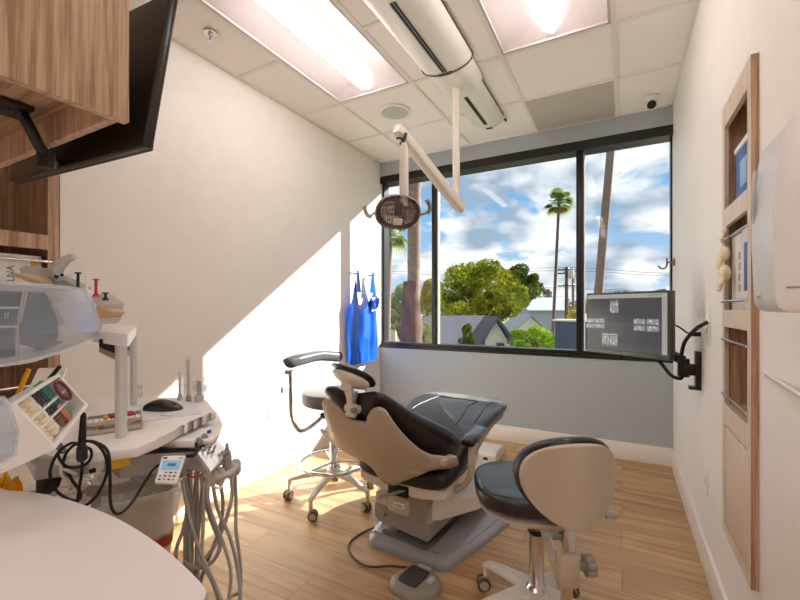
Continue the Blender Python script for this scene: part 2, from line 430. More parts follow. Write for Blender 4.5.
# recessed troffers with a glowing centre lens
lens = mat('glowing_diffuser', (1, 1, 1), 0.5, emit=hx(255, 245, 240), estr=LENS)
pan = mat('satin_troffer_pan', hx(208, 199, 199), 0.4, var=0.01)
def troffer(local_label, x, y):
    t = thing('ceiling_light', local_label, 'ceiling light', (x, y, H), group='recessed ceiling lights')
    bm = BM()
    hw, hl = .29, 1.2 / 2 - .005
    def f(u, v):
        q = u * 2 - 1; a = abs(q)
        z = H + .012 + .052 * math.sin(PI * min(1, a * 1.0)) ** 1.0 * 1.0
        ed = max(0, (abs(v * 2 - 1) - .88) / .12)
        z = z * (1 - ed ** 2) + (H + .004) * ed ** 2
        return V((x + q * hw, y + (v * 2 - 1) * hl, z))
    grid(bm, f, 24, 30)
    for s in (-1, 1): bxr(bm, (x + s * .298, y - hl, H - .001), (x + s * .278, y + hl, H + .012)); bxr(bm, (x - hw, y + s * hl, H - .001), (x + hw, y + s * (hl - .014), H + .012))
    bxr(bm, (x - .3, y - hl, H + .08), (x + .3, y + hl, H + .1))
    obj('reflector_pan', bm, pan, t, ang=60)
    bm = BM(); secs = []
    for k in range(15):
        v = k / 14 * 2 - 1; s = math.sqrt(max(0.02, 1 - max(0, (abs(v) - .93) / .07) ** 2))
        secs.append([(x + math.cos(a) * .047 * s, y + v * (hl - .045), H + .016 - math.sin(a) * .036 * s) for a in [PI * i / 10 for i in range(11)]] )
    loft(bm, secs); obj('diffuser', bm, lens, t, ang=60)
    return t
troffer('recessed ceiling light nearest the left wall with long glowing lens', *lights[0])
troffer('recessed ceiling light right of the ceiling track near the window wall', *lights[1])
troffer('added unseen fill light in the ceiling behind the camera on the left side', *lights[2])
troffer('added unseen fill light in the ceiling behind the camera on the right side', *lights[3])
troffer('added unseen fill light in the ceiling at the rear of the room on the left side', *lights[4])
troffer('added unseen fill light in the ceiling at the rear of the room on the right side', *lights[5])
troffer('added unseen fill light in the ceiling behind the camera in the middle column', *lights[6])
troffer('added unseen fill light in the ceiling at the rear of the room in the middle column', *lights[7])

# return air panel
t = thing('air_return_panel', 'grey perforated air return panel in the ceiling near the window', 'vent', (-0.345, 3.40, H))
bm = BM(); bxr(bm, (-.637, 3.113, H - .004), (-.053, 3.69, H + .003), .001); 
obj('perforated_face', bm, mat('grey_perforated_metal', hx(196, 190, 184), 0.6, var=0.12, scale=420), t)
# speaker
t = thing('ceiling_speaker', 'round grey mesh speaker set flush in a ceiling tile', 'speaker', (-1.565, 2.795, H))
bm = BM(); lathe(bm, [(.125, H + .004), (.125, H - .004), (.118, H - .007), (.104, H - .006), (.104, H + .002)], (-1.565, 2.795, 0), 40); obj('rim', bm, W['white'], t)
bm = BM(); lathe(bm, [(.104, H - .0045), (.06, H - .006), (.001, H - .007)], (-1.565, 2.795, 0), 40); g = obj('grille', bm, mat('grey_speaker_mesh', hx(196, 199, 188), 0.6, var=0.15, scale=500), t)
bm = BM(); lathe(bm, [(.006, H - .006), (.005, H - .011), (.0005, H - .012)], (-1.565, 2.795, 0), 16); obj('centre_light', bm, W['white'], g)
# sprinkler
t = thing('sprinkler_head', 'small chrome fire sprinkler head in the ceiling above the left wall', 'sprinkler', (-2.02, 1.50, H))
bm = BM(); lathe(bm, [(.036, H + .003), (.036, H - .004), (.03, H - .007), (.016, H - .008)], (-2.02, 1.5, 0), 28); obj('escutcheon', bm, W['chrome'], t)
bm = BM(); lathe(bm, [(.014, H - .006), (.014, H - .02), (.008, H - .024), (.0075, H - .03)], (-2.02, 1.5, 0), 16)
for s in (-1, 1): tube(bm, [(-2.02 + s * .012, 1.5, H - .018), (-2.02 + s * .014, 1.5, H - .032), (-2.02, 1.5, H - .047)], .0022, 6, 4)
lathe(bm, [(.017, H - .046), (.017, H - .049)], (-2.02, 1.5, 0), 20); obj('deflector', bm, W['chrome'], t)
bm = BM(); cyl(bm, (-2.02, 1.5, H - .03), (-2.02, 1.5, H - .046), .0028, n=8); obj('heat_bulb', bm, W['red'], t)
# security camera
cx, cy = .19, 3.50
t = thing('security_camera', 'small white dome security camera on the ceiling in the window corner', 'camera', (cx, cy, H))
bm = BM(); lathe(bm, [(.05, H), (.05, H - .012), (.044, H - .022), (.03, H - .026)], (cx, cy, 0), 32); obj('base', bm, W['white'], t)
d = (V((0, 0, 1.3)) - V((cx, cy, H - .05))).normalized()
bm = BM(); lathe(bm, [(.001, -.036), (.022, -.03), (.034, -.014), (.037, .0), (.036, .016), (.031, .024)], V((cx, cy, H - .05)), 32, frame_of(d)); h_ = obj('ball_housing', bm, W['white'], t)
bm = BM(); lathe(bm, [(.03, .0225), (.029, .027), (.02, .031), (.001, .033)], V((cx, cy, H - .05)), 24, frame_of(d)); obj('lens', bm, W['black'], h_)

# ceiling track with its sliding carriage
tw = mat('glossy_white_metal', hx(240, 240, 234), 0.3, var=0.01, coat=0.15)
t = thing('ceiling_track', 'long white curved ceiling track that carries the dental lamp', 'ceiling track', (-0.955, 2.0, H))
TX = -0.955
def arc(hw, y, z0, dz, n=14, flat=.0): 
    pts = [(TX + hw * math.cos(a), y, z0 - dz * math.sin(a) ** .8) for a in [PI * i / n for i in range(n + 1)]]
    return pts
bm = BM(); loft(bm, [arc(.165, .3, H, .082), arc(.165, 2.36, H, .082)]); obj('track_cover', bm, tw, t, ang=25)
bm = BM(); loft(bm, [arc(.128, 2.36, H, .066), arc(.128, 3.24, H, .066), arc(.1, 3.32, H, .05)]); obj('rear_rail', bm, tw, t, ang=25)
bm = BM(); bxr(bm, (TX - .017, 1.69, H - .0845), (TX + .013, 2.34, H - .06)); obj('slot', bm, W['black'], t)
bm = BM(); bxr(bm, (TX - .015, 2.72, H - .069), (TX + .011, 3.2, H - .05)); obj('slot', bm, W['black'], t)
bm = BM()
bxr(bm, (TX - .003, 1.69, H - .0862), (TX - .001, 2.34, H - .084))
for dx in (-.022, .016): bxr(bm, (TX + dx - .003, 1.69, H - .0862), (TX + dx + .003, 2.34, H - .078))
obj('slot_rail', bm, W['alu'], t)
bm = BM(); pa = arc(.169, 2.362, H, .086); tube(bm, pa, .0045, 8, 2); bxr(bm, (TX - .05, 2.35, H - .087), (TX + .04, 2.372, H - .06)); obj('end_gasket', bm, mat('brown_rubber', hx(96, 84, 76), .5), t)
bm = BM()
for s, y0, y1, w_ in ((1, .3, 2.36, .166), (1, 2.66, 3.24, .129), (-1, 2.66, 3.24, .129)): bxr(bm, (TX + s * w_ - .003, y0, H - .006), (TX + s * w_ + .003, y1, H))
obj('edge_seal', bm, W['dgrey'], t)
bm = BM(); cyl(bm, (TX + .126, 3.30, H - .012), (TX + .126, 3.33, H - .012), .009, n=12); obj('end_screw', bm, W['black'], t)
bm = BM(); bxr(bm, (TX - .03, 3.27, H - .055), (TX + .02, 3.325, H - .045)); obj('end_stop', bm, W['black'], t)

# dental lamp: carriage, post, folding arm, head
lamp = thing('dental_light', 'ceiling mounted dental operating light with folding arm and reflector head', 'dental light', (TX, 2.53, H - .09))
bm = BM(); loft(bm, [arc(.15, 2.37, H - .002, .09), arc(.15, 2.60, H - .002, .09), arc(.12, 2.70, H - .002, .072)]); obj('carriage', bm, tw, lamp, ang=25)
bm = BM(); lathe(bm, [(.034, H - .085), (.034, H - .1), (.024, H - .105), (.0235, 2.0), (.027, 1.985), (.027, 1.955), (.02, 1.945)], (TX, 2.53, 0), 24); obj('ceiling_post', bm, W['beige2'], lamp)
# arm: from its lower end under the post to the raised elbow over the head
A0 = at(458, 205, t=2.62); A1 = at(400, 132, t=2.13)
d = (A1 - A0).normalized(); up = V((0, 0, 1)); sx = d.cross(up).normalized(); sy = sx.cross(d).normalized()
bm = BM()
secs = []
L_ = (A1 - A0).length
for k, (s, w_, h_2) in enumerate([(-.05, .018, .022), (-.045, .026, .032), (.0, .03, .036), (L_ * .6, .027, .033), (L_ - .02, .025, .03), (L_ + .02, .023, .028), (L_ + .03, .02, .026)]):
    p = A0 + d * s
    secs.append([p + sx * (w_ * x_) + sy * (h_2 * y_) for x_, y_ in rrect(2, 2, .55, 4)])
loft(bm, [[q * 1.0 for q in s_] for s_ in secs])
arm = obj('folding_arm', bm, W['beige2'], lamp, ang=50)
bm = BM(); pj = V((TX, 2.53, 1.95)); cyl(bm, pj + V((0, 0, .02)), A0 + d * .02, .022, n=20); obj('elbow_joint', bm, W['beige2'], lamp)
bm = BM(); kn = A1 + V((0.01, 0, -.052)); tube(bm, [A1 + V((.035, .0, -.012)), A1 + V((.025, 0, -.045)), A1 + V((.0, 0, -.066))], .008, 10, 5); tube(bm, [A1 + V((-.02, 0, -.03)), A1 + V((.0, 0, -.03)), A1 + V((.02, 0, -.05))], .007, 8, 4); obj('pivot_knuckle', bm, W['dgrey'], lamp)
HC = at(398, 212, t=2.12)
PX = at(404, 150, t=2.12)
bm = BM(); lathe(bm, [(.014, PX.z + .035), (.02, PX.z + .01), (.023, PX.z), (.024, HC.z + .1), (.0215, HC.z + .098), (.0215, HC.z + .03)], (PX.x, PX.y, 0), 24); obj('drop_tube', bm, W['beige2'], lamp)
# lamp head : shallow oval dish facing the camera side and downward
fwd = (V((0.05, .55, .95)) - HC).normalized(); hxr = fwd.cross(V((0, 0, 1))).normalized(); hyr = hxr.cross(fwd).normalized()
hm = frame_mt(HC, hxr, hyr)   # local z = hxr x hyr
if (hm.to_3x3() @ V((0, 0, 1))).dot(fwd) < 0: hm = frame_mt(HC, -hxr, hyr)
hm = hm @ M.Diagonal((.80, .88, 1, 1))
def oval(rx, ry, z, n=36):
    out = []
    for i in range(n):
        a = 2 * PI * i / n; c, s = math.cos(a), math.sin(a)
        p = 2.6
        out.append(hm @ V((rx * (abs(c) ** (2 / p)) * (1 if c > 0 else -1) * (1 - .12 * (s > 0) * s), ry * (abs(s) ** (2 / p)) * (1 if s > 0 else -1), z)))
    return out
bm = BM(); loft(bm, [oval(.04, .03, -.075), oval(.1, .065, -.06), oval(.14, .092, -.03), oval(.152, .102, 0), oval(.152, .102, .006), oval(.143, .094, .008), oval(.14, .09, -.004), oval(.11, .07, -.05)], True)
head = obj('lamp_head', bm, mat('bronze_tinted_shell', hx(200, 192, 186), .22, metal=.6, var=.05), lamp, ang=60)
bm = BM()
def fr(u, v):
    x_ = (u * 2 - 1); y_ = (v * 2 - 1)
    nx_ = 14
    facet = (abs((u * nx_) % 1 - .5)) * .006 + (abs((v * 5) % 1 - .5)) * .004
    return hm @ V((x_ * .118 * math.sqrt(1 - y_ * y_ * .45), y_ * .078 * math.sqrt(1 - x_ * x_ * .45), .004 - (.03 * (1 - x_ * x_ * .7 - y_ * y_ * .3)) + facet))
grid(bm, fr, 56, 20); obj('faceted_reflector', bm, mat('mirror_reflector', hx(190, 188, 190), .08, metal=1.0, var=.3, scale=20), head, ang=12)
bm = BM(); box(bm, hm @ V((.0, .02, .012)), (.05, .075, .02), hm.to_3x3().to_4x4(), .006); obj('bulb_shield', bm, W['dgrey'], head)
bm = BM(); box(bm, hm @ V((.0, -.055, .012)), (.06, .04, .014), hm.to_3x3().to_4x4(), .005); obj('sensor_window', bm, W['beige2'], head)
bm = BM()
for k in range(3): box(bm, hm @ V((-.075 + k * .014 if (hm.to_3x3() @ V((1, 0, 0))).dot(RT) > 0 else .075 - k * .014, -.035, .008)), (.006, .03, .006), hm.to_3x3().to_4x4(), .002)
obj('reflector_bar', bm, W['white'], head)
bm = BM(); loft(bm, [oval(.139, .09, .0075), oval(.05, .03, .013)], True); obj('clear_shield', bm, clear('clear_lamp_shield', (.93, .9, .88), .25), head)
for s in (-1, 1):
    sx_ = s * (1 if (hm.to_3x3() @ V((1, 0, 0))).dot(RT) > 0 else -1)
    bm = BM(); tube(bm, [hm @ V((sx_ * .15, -.01, -.01)), hm @ V((sx_ * .175, -.004 if s > 0 else -.03, 0)), hm @ V((sx_ * .2, .01 if s > 0 else -.025, .004))], .007, 8, 4)
    if s > 0: pts = [hm @ V((sx_ * .198, .0, .004)), hm @ V((sx_ * .208, .03, .006)), hm @ V((sx_ * .196, .06, .008)), hm @ V((sx_ * .178, .082, .01))]
    else: pts = [hm @ V((sx_ * .17, -.034, .004)), hm @ V((sx_ * .198, -.024, .006)), hm @ V((sx_ * .214, .006, .008)), hm @ V((sx_ * .222, .034, .01))]
    tube(bm, pts, .0115, 10, 5)
    obj('handle', bm, W['lgrey'] if s < 0 else W['grey'], lamp)
# ================================================================== beyond the window (this is an upper floor)
GZ = -3.4
bm = BM(); bxr(bm, (-160, YO + .02, GZ - .3), (160, 420, GZ)); struct('ground', bm, mat('dry_grass_and_asphalt', hx(120, 122, 92), .9, var=.25, scale=.3))

def leafmat(name, a, b, tr=0.45):
    m = bpy.data.materials.new(name); m.use_nodes = True
    nt = m.node_tree; N = nt.nodes; L = nt.links
    for n in list(N): N.remove(n)
    o = N.new('ShaderNodeOutputMaterial'); d = N.new('ShaderNodeBsdfDiffuse'); t = N.new('ShaderNodeBsdfTranslucent'); mx = N.new('ShaderNodeMixShader'); mx.inputs[0].default_value = tr
    tc = N.new('ShaderNodeTexCoord'); nz = N.new('ShaderNodeTexNoise'); nz.inputs['Scale'].default_value = .9; nz.inputs['Detail'].default_value = 6
    L.new(tc.outputs['Object'], nz.inputs['Vector'])
    cr = N.new('ShaderNodeValToRGB'); e = cr.color_ramp.elements; e[0].position = .36; e[0].color = (*a, 1); e[1].position = .62; e[1].color = (*b, 1)
    L.new(nz.outputs['Fac'], cr.inputs['Fac']); L.new(cr.outputs[0], d.inputs[0]); L.new(cr.outputs[0], t.inputs[0])
    L.new(d.outputs[0], mx.inputs[1]); L.new(t.outputs[0], mx.inputs[2]); L.new(mx.outputs[0], o.inputs[0]); return m
LF = {
 'olive': leafmat('olive_green_leaves', hx(70, 88, 30), hx(172, 172, 52), .42),
 'dark': leafmat('dark_green_leaves', hx(52, 70, 30), hx(112, 126, 52), .4),
 'bright': leafmat('bright_green_leaves', hx(84, 130, 40), hx(180, 206, 76), .45),
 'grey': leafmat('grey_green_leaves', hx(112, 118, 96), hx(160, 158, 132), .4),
 'yellow': leafmat('yellow_green_leaves', hx(140, 140, 40), hx(214, 192, 70), .5),
 'sage': leafmat('sage_green_leaves', hx(120, 134, 86), hx(186, 190, 132), .45),
 'palm': leafmat('palm_leaves', hx(70, 96, 42), hx(134, 150, 78), .45),
 'dry': leafmat('dry_palm_leaves', hx(150, 118, 72), hx(196, 164, 108), .4)}
bark = mat('grey_brown_bark', hx(122, 102, 88), .9, var=.25, scale=9, bump=.8, stretch=(1, 1, 3))
barkd = mat('dark_brown_bark', hx(98, 76, 72), .9, var=.3, scale=9, bump=.8, stretch=(1, 1, 3))

def leaves(bm, c, r, n, s, rng, lumps=14):
    c = V(c); L_ = []
    for k in range(lumps):
        th = rng.uniform(0, 2 * PI); ph = math.acos(rng.uniform(-.55, 1)); q = rng.uniform(.5, .92)
        L_.append((V((math.cos(th) * math.sin(ph) * r[0] * q, math.sin(th) * math.sin(ph) * r[1] * q, math.cos(ph) * r[2] * q)), rng.uniform(.13, .34)))
    L_.append((V((0, 0, 0)), .5))
    for i in range(n):
        lc, lr = L_[rng.randrange(len(L_))]
        d = V((rng.gauss(0, 1), rng.gauss(0, 1), rng.gauss(0, 1))).normalized() * (rng.uniform(.6, 1.05) ** .5)
        p = c + lc + V((d.x * r[0] * lr, d.y * r[1] * lr, d.z * r[2] * lr))
        a = V((rng.gauss(0, 1), rng.gauss(0, 1), rng.gauss(0, 1))).normalized(); b = a.orthogonal().normalized()
        ss = s * rng.uniform(.6, 1.3)
        bm.faces.new([bm.verts.new(p + a * ss), bm.verts.new(p + b * ss * .5), bm.verts.new(p - a * ss), bm.verts.new(p - b * ss * .5)])
def tree(name, label, cat, px, py, t, rpx, rpy, kind, n=5000, s=.12, group=None, seed=1, depth=None, trunk=True, lumps=14):
    c = at(px, py, t=t); r = (rpx * t / F, (depth or rpx) * t / F, rpy * t / F)
    rng = random.Random(seed)
    o = thing(name, label, cat, (c.x, c.y, GZ), group=group)
    bm = BM(); leaves(bm, c, r, n, s, rng, lumps); obj('foliage', bm, LF[kind], o, ang=180)
    if trunk:
        bm = BM(); tube(bm, [(c.x, c.y, GZ - .02), (c.x + .1, c.y, (GZ + c.z) / 2), (c.x, c.y, c.z)], .05 * r[0] + .06, 8, 3, r2=.05)
        for k in range(7):
            a = rng.uniform(0, 2 * PI); q = V((math.cos(a) * r[0] * .6, math.sin(a) * r[1] * .6, r[2] * rng.uniform(0, .6)))
            tube(bm, [(c.x, c.y, c.z - r[2] * .7), c + q * .5 - V((0, 0, r[2] * .2)), c + q], .03 * r[0] + .02, 5, 2, r2=.02)
        obj('trunk', bm, bark, o)
    return o
tree('broadleaf_tree', 'broad olive green tree filling the middle window pane', 'tree', 482, 304, 26, 52, 40, 'olive', 17000, .13, seed=3, lumps=44)
tree('broadleaf_tree', 'darker round tree rising behind the broad olive tree', 'tree', 516, 288, 36, 26, 24, 'dark', 8000, .15, seed=5, lumps=26)
tree('broadleaf_tree', 'yellow green tree beside the black mullion in the left pane', 'tree', 428, 300, 19, 15, 26, 'yellow', 4000, .09, seed=8)
tree('broadleaf_tree', 'green tree behind the wide palm trunk in the left pane', 'tree', 400, 318, 15, 24, 30, 'sage', 6500, .08, seed=11)
tree('leafy_shrub', 'bright green leafy shrub low in front of the gabled houses', 'shrub', 532, 341, 12, 26, 17, 'bright', 5200, .055, seed=13, lumps=18)
tree('leafy_shrub', 'small green shrub before the gabled roof beside the window mullion', 'shrub', 468, 338, 11, 9, 14, 'dark', 1800, .045, seed=15)
tree('leafy_shrub', 'green shrub low in the left pane behind the palm trunk', 'shrub', 425, 335, 9, 9, 15, 'sage', 1500, .04, seed=17)
tree('leafy_shrub', 'yellow green bush under the utility pole', 'shrub', 574, 317, 22, 6, 9, 'yellow', 900, .06, seed=19)
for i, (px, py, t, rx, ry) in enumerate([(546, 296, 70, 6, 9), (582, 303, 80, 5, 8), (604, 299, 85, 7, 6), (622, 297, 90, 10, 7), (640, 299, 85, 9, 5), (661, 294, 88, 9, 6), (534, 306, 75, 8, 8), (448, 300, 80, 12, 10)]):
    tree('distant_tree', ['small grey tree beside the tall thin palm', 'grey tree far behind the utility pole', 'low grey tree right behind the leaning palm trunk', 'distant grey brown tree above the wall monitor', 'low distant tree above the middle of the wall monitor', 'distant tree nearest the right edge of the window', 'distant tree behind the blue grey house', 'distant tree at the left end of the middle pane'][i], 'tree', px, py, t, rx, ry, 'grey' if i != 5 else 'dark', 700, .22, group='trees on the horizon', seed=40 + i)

rng = random.Random(77)
bm = BM()
for k in range(150):
    a = at(300 + k * 3.2, 306, t=rng.uniform(105, 135)); leaves(bm, (a.x, a.y, a.z - 1.2 + rng.uniform(-.6, .8)), (rng.uniform(2, 4), 3, rng.uniform(1.6, 3.4)), 70, .6, rng, 3)
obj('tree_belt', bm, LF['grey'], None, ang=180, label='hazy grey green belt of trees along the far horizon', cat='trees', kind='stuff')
def palm(label, px, yb, yt, t, w, crown, lean=0, bark_=bark, rough=0.0, seed=2, dead=True, nf=26, name='palm_tree', droop=1.0):
    base = at(px, yb, t=t); top = at(px + lean, yt, t=t)
    sl = (top - base) / max(1e-3, (top.z - base.z)); b0 = base + sl * (GZ - base.z)
    rng = random.Random(seed)
    o = thing(name, label, 'palm tree', (b0.x, b0.y, GZ), group='palm trees outside the window')
    r = w * t / F / 2
    bm = BM(); pts = [b0 + (top - b0) * (k / 40) for k in range(41)]
    rs = []
    for k, p in enumerate(pts):
        mt = M.Identity(4); rr = r * (1.12 - .2 * k / 40) * (1 + rough * (.5 if k % 2 else -.5))
        rs.append([bm.verts.new(p + V((math.cos(a) * rr * (1 + rng.uniform(-.04, .04)), math.sin(a) * rr, 0))) for a in [2 * PI * i / 14 for i in range(14)]])
    skin(bm, rs); obj('trunk', bm, bark_, o)
    if crown:
        R = crown * t / F
        for nm, cnt, lo, hi, mt_ in (('crown', nf, -.75, 1.3, LF['palm']), ('dead_skirt', 9 if dead else 0, -1.4, -.9, LF['dry'])):
            if not cnt: continue
            bm = BM()
            for k in range(cnt):
                az = 2 * PI * k / cnt + rng.uniform(-.2, .2); el = rng.uniform(lo, hi); q = V((math.cos(az), math.sin(az), 0)); LL = R * rng.uniform(.75, 1.05) * (1 if nm == 'crown' else .6)
                dirv = (q * math.cos(el) + V((0, 0, math.sin(el)))); side = dirv.cross(V((0, 0, 1))).normalized()
                hub = top + dirv * LL * .5
                cyl(bm, top, hub, R * .012, n=4)
                upn = side.cross(dirv)
                for j in range(15):       # fan of blades
                    a = (j / 14 - .5) * 2.5
                    dv = (dirv * math.cos(a) + side * math.sin(a))
                    tip = hub + dv * LL * .55 + V((0, 0, -LL * .16 * droop))
                    mid = hub + dv * LL * .32
                    wv = dv.cross(upn).normalized() * R * .03
                    v0 = bm.verts.new(hub); v1 = bm.verts.new(mid + wv); v2 = bm.verts.new(tip); v3 = bm.verts.new(mid - wv)
                    bm.faces.new((v0, v1, v2, v3))
            obj(nm, bm, mt_, o, ang=180)
    return o
palm('tall thin fan palm with a round crown in the middle pane', 553, 330, 203, 34, 2.9, 17, lean=6, seed=4, bark_=barkd, nf=44)
palm('thick leaning palm trunk crossing the right window pane', 597, 310, 60, 13, 8, 0, lean=21.5, bark_=bark, rough=.03)
nt_ = palm('wide near palm trunk seen behind the dental lamp', 413, 345, 60, 6.5, 13, 0, lean=3, bark_=bark, rough=.08)
bb0 = at(411, 300, t=6.5)
bm = BM(); rs_ = []
for k in range(30):
    z = GZ + (at(411, 284, t=6.45).z - GZ) * k / 29; q = .165 * (1 + .12 * (k % 2)) * (1 - .35 * max(0, (k - 25) / 4)); rs_.append([bm.verts.new(V((bb0.x + q * math.cos(a) * (1 + .1 * math.sin(a * 5 + k)), bb0.y + q * math.sin(a), z + .05 * math.sin(a * 3 + k)))) for a in [2 * PI * i / 14 for i in range(14)]])
bmesh.ops.transform(bm, matrix=M.Identity(4), verts=bm.verts[:])
skin(bm, rs_); obj('old_leaf_bases', bm, mat('purple_brown_bark', hx(98, 72, 66), .9, var=.35, scale=9, bump=.8, stretch=(1, 1, .4)), nt_)
palm('green palm with drooping fronds against the left edge of the window', 386, 345, 234, 11, 8, 25, lean=3, seed=9, nf=34, droop=2.0, dead=False)
palm('small palm with a short crown beside the utility pole', 573, 320, 274, 55, 2.6, 7, seed=6, dead=False, nf=16)
# bark boots left on the near trunk
# houses
def gable_house(name, label, x0, x1, yr, ye, yb, t, dpt, wallm, roofm, ridge_x=True, group=None, gable_px=None):
    a = at(x0, ye, t=t); b = at(x1, ye, t=t); rz = at(x0, yr, t=t).z
    o = thing(name, label, 'house', ((a.x + b.x) / 2, (a.y + b.y) / 2, GZ), group=group)
    u = (b - a); u.z = 0; wv = u.length; u.normalize(); n_ = V((-u.y, u.x, 0))
    mt = frame_mt(V((a.x, a.y, 0)), u, n_)
    bm = BM(); 
    if ridge_x:   # ridge runs left-right, gable ends left and right
        prof = [(0, GZ), (dpt, GZ), (dpt, a.z), (dpt / 2, rz - .05), (0, a.z)]
        vs = prism(bm, prof, wv - .3, frame_mt(V((a.x, a.y, 0)) + u * .15, n_, V((0, 0, 1))))
    else:
        prof = [(0, GZ), (wv, GZ), (wv, a.z), (wv / 2, rz - .05), (0, a.z)]
        prism(bm, prof, dpt - .3, M.Translation(n_ * (dpt - .15)) @ frame_mt(V((a.x, a.y, 0)), u, V((0, 0, 1))))
    obj('house_wall', bm, wallm, o)
    th = .12
    for s in (0, 1):
        bm = BM()
        if ridge_x:
            e0 = (0 - .4, a.z - .25) if s == 0 else (dpt + .4, a.z - .25)
            pr = [e0, (dpt / 2, rz), (dpt / 2, rz + th), (e0[0], e0[1] + th)]
            prism(bm, pr, wv + .3, frame_mt(V((a.x, a.y, 0)) - u * .15, n_, V((0, 0, 1))))
        else:
            e0 = (-.3, a.z - .25) if s == 0 else (wv + .3, a.z - .25)
            pr = [e0, (wv / 2, rz), (wv / 2, rz + th), (e0[0], e0[1] + th)]
            prism(bm, pr, dpt + .3, M.Translation(n_ * (dpt + .15)) @ frame_mt(V((a.x, a.y, 0)), u, V((0, 0, 1))))
        obj('roof_slope', bm, roofm, o)
    return o, mt, u, n_, a, b, rz
roofg = mat('grey_shingle_roof', hx(92, 93, 102), .85, var=.12, scale=6)
roofl = mat('pale_grey_roof', hx(164, 170, 182), .8, var=.06, scale=3)
hw_ = mat('white_house_paint', hx(222, 218, 208), .7, var=.03, scale=2)
hb_ = mat('blue_grey_house_paint', hx(164, 170, 186), .7, var=.03, scale=2)
o1, *_ = gable_house('house', 'low house with a grey shingle roof below the broad olive tree', 428, 494, 319, 342, 0, 17, 3.0, hw_, roofg)
o2, mt2, u2, n2, a2, b2, rz2 = gable_house('house', 'white gable end with a steep roof beside the shingle roof', 486, 508, 320, 340, 0, 13.5, 1.8, hw_, roofg, False)
bm = BM(); bxr(bm, (.35, -.03, a2.z - .6), (.6, .02, a2.z - .1)); bm.transform(mt2); obj('window', bm, W['dgrey'], o2)
gable_house('house', 'small grey roofed house half hidden by the bright shrub', 514, 548, 316, 332, 0, 30, 4, hw_, roofl, False)
o3, mt3, u3, n3, a3, b3, rz3 = gable_house('house', 'far blue grey house with a pale roof left of the utility pole', 528, 566, 298, 309, 0, 46, 6, hb_, roofl)
for x_ in (1.6, 3.0):
    bm = BM(); bxr(bm, (x_, .1, a3.z - 1.3), (x_ + .7, .2, a3.z - .4)); bm.transform(mt3); obj('window', bm, W['white'], o3)
gable_house('house', 'pale pink house glimpsed at the left edge of the window', 372, 398, 300, 306, 0, 26, 5, mat('pink_stucco', hx(222, 196, 178), .8), mat('white_roof', hx(225, 222, 215), .7))
# dark rendered wall of the neighbouring roof terrace
p0 = at(555, 321, t=11); p1 = at(640, 319, t=9.4)
o = thing('roof_parapet', 'dark blue grey rendered parapet wall right of the bright shrub', 'parapet', ((p0 + p1) / 2).to_tuple()[:2] + (GZ,))
u = (p1 - p0); u.z = 0; wv = u.length; mt = frame_mt(V((p0.x, p0.y, 0)), u, V((-u.y, u.x, 0)))
bm = BM(); bxr(bm, (0, 0, GZ), (wv, .3, p0.z)); bm.transform(mt); obj('parapet_wall', bm, mat('dark_blue_stucco', hx(76, 84, 104), .8, var=.06, scale=6), o)
bm = BM(); bxr(bm, (-.05, -.05, p0.z), (wv + .05, .36, p0.z + .05)); bm.transform(mt); obj('coping', bm, hw_, o)
# utility pole with crossarms, transformer and wires
def uy(py, t): return at(0, py, t=t).z
tp = 38; pb = at(566.5, 340, t=tp); 
o = thing('utility_pole', 'brown wooden utility pole with crossarms and a transformer', 'utility pole', (pb.x, pb.y, GZ))
bm = BM(); cyl(bm, (pb.x, pb.y, GZ), (pb.x, pb.y, uy(267, tp)), .19, .14, 12); obj('pole', bm, mat('creosote_wood', hx(104, 74, 62), .9, var=.2), o)
for py in (270, 273.5, 286):
    bm = BM(); z = uy(py, tp); box(bm, (pb.x, pb.y - .2, z), (1.5, .12, .12), rotm(0, 0, .25)); ca = obj('crossarm', bm, W['dgrey'], o)
    for k in range(4):
        bm = BM(); lathe(bm, [(.05, 0), (.07, .05), (.04, .1), (.02, .16)], (pb.x + (-.6 + k * .4) * math.cos(.25), pb.y - .2 + (-.6 + k * .4) * math.sin(.25), z + .05), 8); obj('insulator', bm, W['lgrey'], ca)
bm = BM(); lathe(bm, [(.02, 0), (.24, .02), (.26, .1), (.26, .75), (.24, .8), (.02, .84)], (pb.x + .42, pb.y - .25, uy(279, tp)), 14); obj('transformer', bm, W['lgrey'], o)
for k, (ya, yb_, tt) in enumerate([(267, 266, 38), (270, 268, 38.5), (287, 284, 38), (288.5, 287, 38.6), (296, 293, 60)]):
    bm = BM(); A = at(300, yb_ + 2, t=tt); B = at(760, yb_ + 4, t=tt); C_ = at(566, ya + .5, t=tt)
    tube(bm, [A, (A + C_) / 2 - V((0, 0, .4)), C_, (B + C_) / 2 - V((0, 0, .4)), B], .018, 5, 6)
    q = obj('power_line', bm, W['dgrey'], None, label=['overhead wire at the top of the utility pole', 'overhead wire just under the top of the utility pole', 'overhead wire at the lower crossarm of the utility pole', 'overhead wire a little below the lower crossarm', 'farthest overhead wire low over the horizon'][k], cat='wire', group='overhead wires')
# ================================================================== dental patient chair
gloss = mat('glossy_grey_base_plastic', hx(150, 151, 156), .16, var=.02, coat=.5)
panelg = mat('dark_grey_base_panel', hx(104, 102, 102), .35, var=.04)
DC = (-0.93, 1.90, 0)
dc = thing('dental_chair', 'reclined black dental patient chair with a beige shell in the room centre', 'dental chair', DC, math.radians(-3), local=True)
def T(x, y, z): return V((x, y, z))
O_ = V((-.03, -.51, .807)); E_ = V((0, .559, -.829)); N_ = V((0, .829, .559))
def sp(a, p): return (abs(a) ** p) * (1 if a >= 0 else -1)
